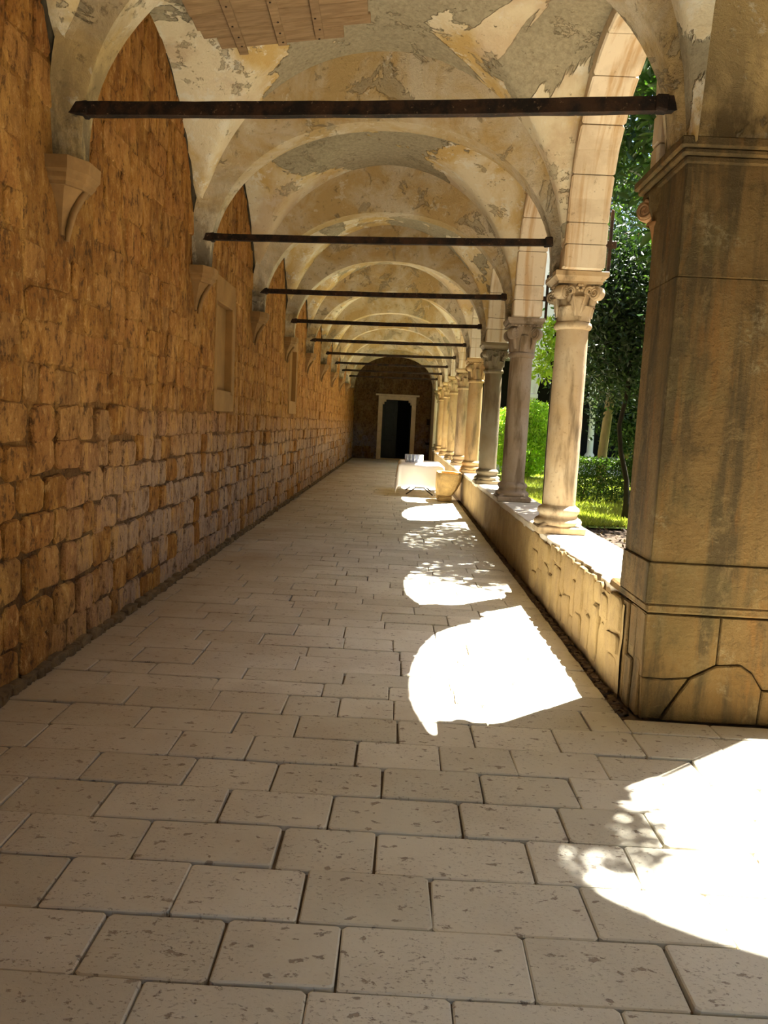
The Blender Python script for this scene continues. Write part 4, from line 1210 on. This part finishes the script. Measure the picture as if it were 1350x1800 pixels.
# rough stone trough beside the parapet
tr = tag(empty('stone_trough', (1.075, 15.72, 0)), 'rough hewn ochre stone trough against the parapet beside the table', 'trough')
mb = MB(); rings = []
def tring(hx, hy, z, sk=0.0, ph=0):
    out = []
    for k in range(20):
        w = 2 * PI * k / 20; c, s_ = math.cos(w), math.sin(w); q = (abs(c) ** 4 + abs(s_) ** 4) ** -0.25
        jj = 1 + 0.05 * (float(VN(c * 2 + 9, s_ * 2 + 5, z * 3 + ph, 1.6)) - 0.5)
        out.append((hx * q * c * jj + sk, hy * q * s_ * jj, z))
    return out
for hx_, hy_, z, sk in ((0.12, 0.26, 0.115, -0.09), (0.175, 0.34, 0.14, -0.065), (0.225, 0.42, 0.28, -0.025), (0.26, 0.46, 0.44, 0.0), (0.265, 0.48, 0.58, 0.0), (0.255, 0.47, 0.605, 0.0), (0.20, 0.40, 0.60, 0.0), (0.185, 0.38, 0.50, 0.0), (0.16, 0.34, 0.36, 0.0), (0.05, 0.1, 0.34, 0.0)):
    rings.append(tring(hx_, hy_, z, sk))
mb.loft(rings, True, True, 0.5); o = mb.obj('basin', MAT['trough'], tr, rot=(0, 0.04, 0)); auto_smooth(o.data, 40)
mb = MB(); mb.box(-0.21, 0.10, -0.26, -0.08, 0.0, 0.125, 0.02, 0.01); mb.obj('support_block', MAT['trough'], tr)
mb = MB(); mb.box(-0.21, 0.10, 0.08, 0.28, 0.0, 0.125, 0.02, 0.01); mb.obj('support_block', MAT['trough'], tr)

# ================================================================== GARDEN
GZ = -0.12
mb = MB(); mb.box(XPO - 0.1, 30, 4.3, 31, GZ - 0.2, GZ - 0.01); tag(mb.obj('ground', MAT['soil']), kind='structure')
n = 40; xs = np.linspace(XPO, 24, n); ys = np.linspace(13.2, 30.5, n)
vs = [(x, y, GZ + 0.02 + 0.05 * (float(VN(x, y, 0, 0.6)) - 0.4)) for x in xs for y in ys]
fs = [(i * n + j, (i + 1) * n + j, (i + 1) * n + j + 1, i * n + j + 1) for i in range(n - 1) for j in range(n - 1)]
mb = MB(); mb.add(vs, fs, 0.5); tag(mb.obj('lawn', MAT['lawn'], smooth=True), kind='structure')

def leaf_field(name, P, size, mat, parent=None, up=0.0, width=0.42, fold=0.25, seed=1, direc=None):
    """one mesh of many small folded leaves: every leaf six corners, two bent halves"""
    rg = np.random.default_rng(seed); N = len(P)
    d = rg.normal(size=(N, 3)); d[:, 2] += up
    if direc is not None: d = d * 0.6 + direc
    d /= np.linalg.norm(d, axis=1)[:, None] + 1e-9
    e = rg.normal(size=(N, 3)); s_ = np.cross(d, e); s_ /= np.linalg.norm(s_, axis=1)[:, None] + 1e-9
    nn = np.cross(s_, d)
    L = size * rg.uniform(0.65, 1.25, N)[:, None]; W = L * width
    b = P; t = P + d * L - nn * L * 0.12
    m1 = P + d * L * 0.5 + s_ * W * 0.5 + nn * W * fold; m2 = P + d * L * 0.5 - s_ * W * 0.5 + nn * W * fold
    V = np.stack([b, m1, t, m2], 1).reshape(-1, 3)
    me = bpy.data.meshes.new(name)
    me.vertices.add(4 * N); me.vertices.foreach_set('co', V.astype(np.float32).ravel())
    idx = (np.arange(N) * 4)[:, None] + np.array([[0, 1, 2, 0, 2, 3]])
    me.loops.add(6 * N); me.loops.foreach_set('vertex_index', idx.astype(np.int32).ravel())
    me.polygons.add(2 * N); me.polygons.foreach_set('loop_start', (np.arange(2 * N) * 3).astype(np.int32))
    me.update(calc_edges=True)
    at = me.attributes.new('rnd', 'FLOAT', 'FACE'); at.data.foreach_set('value', np.repeat(rg.random(N), 2).astype(np.float32))
    me.materials.append(mat)
    o = link(name, me, None, parent); o['kind'] = 'stuff'
    return o
def blob_points(blobs, N, seed, shell=0.55):
    rg = np.random.default_rng(seed); vol = np.array([b[3] * b[4] * b[5] for b in blobs]); pick = rg.choice(len(blobs), N, p=vol / vol.sum())
    B = np.array(blobs)[pick]; d = rg.normal(size=(N, 3)); d /= np.linalg.norm(d, axis=1)[:, None]
    r = shell + (1 - shell) * rg.random(N) ** 0.6
    return B[:, :3] + d * r[:, None] * B[:, 3:6]
def sprays(blobs, ns, per, seed, spread=0.22):
    """points gathered in tufts so that the crown keeps gaps"""
    c = blob_points(blobs, ns, seed, 0.35); rg = np.random.default_rng(seed + 1)
    return np.repeat(c, per, 0) + rg.normal(size=(ns * per, 3)) * spread
def tree(name, label, base, path, radii, blobs, ns, per, lsize, mat, bark='bark', seed=1, spread=0.22, branches=(), group=None, width=0.42):
    t = tag(empty(name, base), label, 'tree', group)
    L = lambda p: (p[0] - base[0], p[1] - base[1], p[2] - base[2])
    mb = MB(); mb.tube([L(p) for p in path], radii, 10, rnd=0.5); mb.obj('trunk', MAT[bark], t, smooth=True)
    for br in branches:
        mb = MB(); mb.tube([L(p) for p in br[0]], br[1], 7, rnd=0.5); mb.obj('branch', MAT[bark], t, smooth=True)
    P = sprays([(b[0] - base[0], b[1] - base[1], b[2] - base[2], *b[3:]) for b in blobs], ns, per, seed, spread)
    leaf_field('foliage', P, lsize, mat, t, seed=seed, width=width)
    return t
# magnolia behind the pier
mg_base = (4.35, 10.9, GZ)
mag = tree('magnolia_tree', 'glossy broad-leaved magnolia seen just left of the corner pier', mg_base,
     [(4.35, 10.9, GZ), (4.25, 10.8, 1.2), (4.05, 10.7, 2.6), (3.75, 10.5, 4.2), (3.6, 10.4, 6.0)], [0.12, 0.10, 0.085, 0.06, 0.03],
     [(3.6, 10.6, 6.9, 1.3, 1.3, 1.1), (2.9, 10.2, 6.2, 0.8, 1.1, 0.8), (3.5, 10.3, 5.0, 0.8, 0.8, 0.8), (4.3, 10.8, 4.2, 0.9, 0.9, 0.8)], 330, 10, 0.21, MAT['leaf_mag'], 'palebark', 11, 0.16,
     [([(3.95, 10.62, 3.2), (3.6, 10.5, 3.8), (3.3, 10.4, 4.6)], [0.04, 0.03, 0.015]), ([(3.9, 10.6, 3.5), (3.5, 10.2, 3.6), (3.1, 9.9, 3.85)], [0.03, 0.02, 0.01])], width=0.36)
# its big leaves near the arch, each one its own
def me_bigleaf(k):
    mb = MB(); vs, fs = [], []; rg = random.Random(k)
    for i in range(7):
        t = i / 6; w = 0.5 * math.sin(PI * min(1, t * 0.94 + 0.05)) ** 0.75 * 0.40
        for s_ in (-1, 0, 1): vs.append((t, s_ * w, abs(s_) * 0.07 - 0.22 * t * t + rg.uniform(-0.01, 0.01)))
    for i in range(6):
        for j in range(2): fs.append((i * 3 + j, i * 3 + j + 1, (i + 1) * 3 + j + 1, (i + 1) * 3 + j))
    mb.add(vs, fs, rg.random()); return mb.mesh('magnolia_leaf', MAT['leaf_mag'], True)
BL = [me_bigleaf(k) for k in range(6)]
def rosette_at(c, n, size, seed):
    rg = random.Random(seed)
    for k in range(n):
        a = 2 * PI * k / n + rg.uniform(-0.3, 0.3); el = rg.uniform(-0.6, 0.5)
        link('magnolia_leaf', rg.choice(BL), None, mag, loc=(c[0] - mg_base[0], c[1] - mg_base[1], c[2] - mg_base[2]), rot=(rg.uniform(-0.4, 0.4), el, a), scale=(size * rg.uniform(0.8, 1.15),) * 3)
for k, c in enumerate([(2.92, 9.3, 4.0), (3.0, 9.5, 3.75), (2.86, 9.2, 5.05), (2.98, 9.4, 5.35), (3.05, 9.3, 4.65), (2.75, 9.0, 5.4), (2.9, 9.35, 5.6), (3.1, 9.5, 4.35), (2.8, 9.3, 5.25), (2.78, 9.25, 4.75), (2.88, 9.4, 4.45), (2.95, 9.0, 4.95), (3.05, 9.2, 5.15), (2.8, 9.6, 5.75)]):
    rosette_at(c, 9, 0.23, 50 + k)
mb = MB(); mb.tube([(3.3 - mg_base[0], 10.4 - mg_base[1], 4.6 + .12), (3.1 - mg_base[0], 9.8 - mg_base[1], 4.9 + .12), (2.92 - mg_base[0], 9.3 - mg_base[1], 5.2 + .12)], [0.02, 0.014, 0.008], 6); mb.obj('branch', MAT['palebark'], mag)
# slim dark tree whose trunk rises left of the nearest column
tree('slim_tree', 'slim dark trunked tree rising between the first and second columns', (2.44, 12.0, GZ),
     [(2.44, 12.0, GZ), (2.42, 12.0, 1.2), (2.43, 12.05, 2.6), (2.40, 12.0, 4.2), (2.55, 12.1, 6.5)], [0.07, 0.06, 0.055, 0.05, 0.02],
     [(2.9, 12.3, 6.6, 1.5, 1.7, 1.3), (3.4, 12.6, 8.0, 1.4, 1.6, 1.2), (2.85, 10.5, 6.0, 0.75, 1.2, 0.5), (2.6, 11.6, 5.6, 0.8, 0.9, 0.5)], 360, 26, 0.13, MAT['leaf_hedge'], 'blackbark', 21, 0.20,
     [([(2.43, 12.02, 2.4), (2.3, 11.95, 2.75), (2.2, 11.9, 2.95)], [0.025, 0.018, 0.008])])
lf_ = sprays([(2.24, 11.9, 2.85, 0.17, 0.2, 0.45)], 34, 16, 31, 0.07)
o = leaf_field('hanging_foliage', lf_ - np.array([2.44, 12.0, GZ]), 0.10, MAT['leaf_bush'], bpy.data.objects['slim_tree'], seed=32)
# thick pale trunk behind the hedge with a dark crown
tree('broad_tree', 'broad dark crowned tree with thick pale trunk behind the clipped hedge', (6.15, 22.5, GZ),
     [(6.15, 22.5, GZ), (6.13, 22.5, 1.0), (6.2, 22.5, 2.2), (6.3, 22.5, 4.0)], [0.16, 0.135, 0.13, 0.1],
     [(6.3, 22.0, 4.3, 2.3, 1.8, 2.0), (5.2, 21.0, 3.4, 1.2, 1.2, 1.2), (7.6, 22.5, 5.6, 2.2, 2.0, 2.2), (6.4, 21.5, 7.2, 2.0, 2.0, 1.5)], 620, 26, 0.15, MAT['leaf_dark'], 'palebark', 41, 0.24,
     [([(6.25, 22.5, 3.0), (6.6, 22.4, 4.6), (7.2, 22.4, 6.0)], [0.07, 0.05, 0.02]), ([(6.2, 22.5, 2.6), (5.6, 22.2, 4.0), (5.3, 22.0, 5.2)], [0.06, 0.04, 0.02])])
# crooked thin dark tree by the pier
tree('crooked_tree', 'thin crooked black trunk leaning beside the corner pier', (4.47, 14.5, GZ),
     [(4.55, 14.5, GZ), (4.50, 14.5, 0.25), (4.46, 14.5, 0.7), (4.30, 14.5, 1.25), (4.23, 14.5, 1.75), (4.32, 14.5, 2.3), (4.35, 14.5, 3.2)], [0.14, 0.06, 0.05, 0.045, 0.043, 0.04, 0.03],
     [(4.25, 14.6, 3.0, 0.75, 0.8, 0.85), (4.0, 14.8, 3.9, 0.8, 0.8, 0.8), (4.7, 14.6, 4.2, 1.0, 1.0, 1.1), (4.0, 15.0, 4.9, 0.9, 0.9, 0.6)], 520, 24, 0.13, MAT['leaf_dark'], 'blackbark', 51, 0.18)
# far tree that fills the gap under the arch
tree('tall_tree', 'tall tree with open branches seen high under the first arch', (8.6, 28.0, GZ),
     [(8.6, 28.0, GZ), (8.5, 28, 3), (8.4, 28, 6), (8.7, 28, 9.5)], [0.2, 0.17, 0.14, 0.05],
     [(8.4, 27.6, 11.2, 2.2, 1.6, 2.0), (7.4, 27.8, 9.6, 1.3, 1.2, 1.0)], 230, 22, 0.2, MAT['leaf_dark'], 'bark', 61, 0.32,
     [([(8.45, 28, 5.0), (8.0, 27.9, 7.0), (7.6, 27.9, 9.0)], [0.09, 0.07, 0.04]), ([(8.45, 28, 5.6), (9.0, 27.9, 7.4), (9.3, 27.9, 9.4)], [0.08, 0.06, 0.03])])
for k, (x, y, h, r, lab) in enumerate([(7.6, 12.6, 6.6, 2.2, 'added light-blocking evergreen tree in the garden behind the corner pier'), (7.4, 17.2, 6.4, 2.0, 'dark evergreen tree in the garden to the right of the hedge'), (9.2, 21.0, 7.4, 2.4, 'dark evergreen tree far back on the right of the garden'), (8.3, 26.3, 5.6, 1.5, 'dark evergreen tree standing before the far wing')]):  # row added to block low sky light from the walk
    tree('added_evergreen_tree', lab, (x, y, GZ), [(x, y, GZ), (x + 0.1, y, h * 0.35), (x, y, h * 0.8)], [0.15, 0.12, 0.04],
         [(x, y, h * 0.62, r, r, h * 0.36), (x - 0.3, y, h * 0.36, r * 0.8, r * 0.8, h * 0.2), (x, y, h * 0.9, r * 0.6, r * 0.6, h * 0.2)], 560, 24, 0.18, MAT['leaf_dark'], 'bark', 200 + k, 0.26)
# small tree outside the arm of the walk (its leaves fringe the sun patch at the lower right)
tree('courtyard_tree', 'courtyard tree standing outside the arcade to the right of the pier', (4.6, 6.2, GZ),
     [(4.6, 6.2, GZ), (4.55, 6.1, 2.0), (4.4, 5.9, 4.2), (3.6, 5.2, 6.6)], [0.09, 0.08, 0.06, 0.03],
     [(3.30, 4.85, 7.0, 0.20, 0.34, 0.3), (3.15, 4.9, 6.4, 0.14, 0.3, 0.3)], 40, 24, 0.11, MAT['leaf_hedge'], 'bark', 71, 0.10)
# bright bush and clipped hedge
def shrub(name, label, base, blobs, N, lsize, mat, seed, stems):
    t = tag(empty(name, base), label, 'bush' if name != 'clipped_hedge' else 'hedge')
    bl = [(b[0] - base[0], b[1] - base[1], b[2] - base[2], *b[3:]) for b in blobs]
    leaf_field('foliage', blob_points(bl, N, seed, 0.6), lsize, mat, t, seed=seed, up=0.5)
    for s_ in stems:
        mb = MB(); mb.tube([(p[0] - base[0], p[1] - base[1], p[2] - base[2]) for p in s_], [0.03, 0.02, 0.012], 6); mb.obj('stem', MAT['bark'], t)
    return t
shrub('leafy_bush', 'bright yellow-green leafy bush sunlit between the columns', (4.5, 26.5, GZ),
      [(4.4, 26.5, 1.0, 1.15, 1.0, 1.1), (3.9, 26.8, 1.6, 0.7, 0.7, 0.8), (4.9, 26.4, 1.7, 0.75, 0.7, 0.85), (4.5, 26.5, 2.1, 0.6, 0.6, 0.55)], 9000, 0.16, MAT['leaf_bush'], 81,
      [[(4.5, 26.5, GZ), (4.4, 26.5, 0.8), (4.2, 26.5, 1.8)], [(4.5, 26.5, GZ), (4.7, 26.5, 0.8), (4.9, 26.5, 1.8)]])
hb = (5.2, 18.2, GZ)
rg = np.random.default_rng(91); N = 12000
hp = np.stack([rg.uniform(-1.5, 1.6, N), rg.uniform(-0.42, 0.42, N), 1.03 * rg.random(N) ** 0.75 + 0.08], 1)
face = rg.integers(0, 3, N); hp[face == 0, 2] = 1.02 + rg.normal(size=(face == 0).sum()) * 0.03; hp[face == 1, 1] = -0.42 + rg.normal(size=(face == 1).sum()) * 0.03
hg = tag(empty('clipped_hedge', hb), 'low clipped box hedge on the grass beyond the nearest column', 'hedge')
leaf_field('foliage', hp, 0.065, MAT['leaf_hedge'], hg, up=0.6, seed=92, width=0.6)
for k in range(9):
    x = -1.4 + k * 0.35; mb = MB(); mb.tube([(x, -0.1, 0), (x + 0.05, -0.15, 0.3), (x + random.uniform(-0.1, 0.1), -0.2, 0.6)], [0.02, 0.015, 0.008], 6); mb.obj('stem', MAT['bark'], hg)
# grass blades
rg = np.random.default_rng(95); N = 26000
gy = 13.4 + 16.5 * rg.random(N) ** 1.6; gx = np.maximum(gy * rg.uniform(0.14, 0.36, N), 2.06)
P = np.stack([gx, gy, np.full(N, GZ + 0.02)], 1)
go = leaf_field('grass', P, 0.11, MAT['grass'], None, up=2.2, width=0.14, seed=96)
tag(go, 'short sunlit lawn grass in the garden', 'grass', kind='stuff')
# fallen leaves on the soil near the parapet
N = 1500; P = np.stack([rg.uniform(1.95, 5.5, N), rg.uniform(7, 14.5, N), np.full(N, GZ + 0.004)], 1)
litter = m_leaf('leaf_litter', (0.05, 0.032, 0.018), (0.13, 0.09, 0.05), 0.1, 0.8)
tag(leaf_field('leaf_litter', P, 0.09, litter, None, up=0.0, width=0.5, seed=98), 'brown fallen leaves scattered on the shaded soil', 'leaves', kind='stuff')

# ================================================================== FAR WING of the cloister across the garden
FY = 31.0
far = tag(empty('far_cloister_wing', (10, FY, 0)), 'pale two-storey cloister wing with pointed arches across the garden', 'building')
O = (10, FY, 0)
mb = MB(); fb0 = 2.7
x = 2.6; cxs = []
while x < 24: cxs.append(x); x += fb0
cxs = [5.37 + (k - 1) * 2.6 for k in range(9)]
for k in range(len(cxs) - 1):
    a, b = cxs[k] + 0.14, cxs[k + 1] - 0.14; c = (a + b) / 2; hw = (b - a) / 2; zs_ = 3.1; pts = []
    for q in range(17):                                     # pointed arch from two arcs
        t = q / 16; xx = a + (b - a) * t; u = abs(xx - c); Rg = hw * 1.35; e = Rg - hw
        pts.append((xx, zs_ + math.sqrt(max(0, Rg * Rg - (u + e) ** 2))))
    pts = [(cxs[k], zs_)] + pts + [(cxs[k + 1], zs_)]
    for (xa, za), (xb, zb) in zip(pts[:-1], pts[1:]):
        if xb - xa < 1e-5: continue
        mb.add([(xx - O[0], y, z) for y in (0, 0.4) for xx, z in ((xa, za), (xb, zb), (xb, 9.4), (xa, 9.4))], [(0, 1, 2, 3), (4, 7, 6, 5), (0, 4, 5, 1)], 0.5)
mb.box(1.9 - O[0], cxs[0] - O[0], 0, 0.4, 3.1, 9.4, rnd=0.5)
mb.obj('wall', MAT['white'], far, fix=False)
for k in range(len(cxs) - 1):                                # proud arch mouldings
    a, b = cxs[k] + 0.14, cxs[k + 1] - 0.14; c = (a + b) / 2; hw = (b - a) / 2; pts = []
    for q in range(21):
        t = q / 20; xx = a + (b - a) * t; u = abs(xx - c); Rg = hw * 1.35; e = Rg - hw; pts.append((xx - O[0], -0.02, 3.1 + math.sqrt(max(0, Rg * Rg - (u + e) ** 2))))
    mb = MB(); mb.tube(pts, 0.06, 6); mb.obj('arch_moulding', MAT['white'], far)
for cx in cxs:
    mb = MB(); mb.lathe([(0.2, 0.62), (0.2, 0.7), (0.13, 0.8), (0.12, 2.5), (0.15, 2.55), (0.13, 2.6), (0.22, 2.9)], 14); c_ = mb.obj('column', MAT['white'], far, loc=(cx - O[0], 0.2, 0)); auto_smooth(c_.data, 40)
    mb = MB(); mb.box(-0.25, 0.25, -0.25, 0.25, 2.9, 3.1, 0.03); mb.obj('abacus', MAT['white'], c_)
mb = MB(); mb.box(1.9 - O[0], 24 - O[0], -0.1, 0.45, GZ, 0.62, 0.02); mb.obj('parapet', MAT['white'], far)
for k in range(7):                                           # upper windows with shutters
    cx = 6.6 + k * 2.6
    w = MB(); w.box(-0.5, 0.5, -0.05, 0.02, 5.9, 7.5, 0.01); wo_ = w.obj('window', MAT['frame'], far, loc=(cx - O[0], 0, 0))
    for s_ in (-1, 1):
        p = MB(); p.box(min(0.02 * s_, 0.42 * s_), max(0.02 * s_, 0.42 * s_), -0.07, -0.045, 5.98, 7.42, 0.01); p.obj('shutter', MAT['door'], wo_)
mb = MB(); mb.box(1.9 - O[0], 24 - O[0], -0.35, 5.0, 9.4, 9.6, 0.02); mb.obj('roof', MAT['roof'], far)
mb = MB(); mb.box(2.2 - O[0], 24 - O[0], 3.8, 4.0, -0.1, 9.4); mb.obj('inner_shade_wall', MAT['black'], far)
mb = MB(); mb.box(2.2 - O[0], 24 - O[0], 0.4, 3.9, 4.7, 4.85); mb.obj('inner_ceiling', MAT['white'], far)
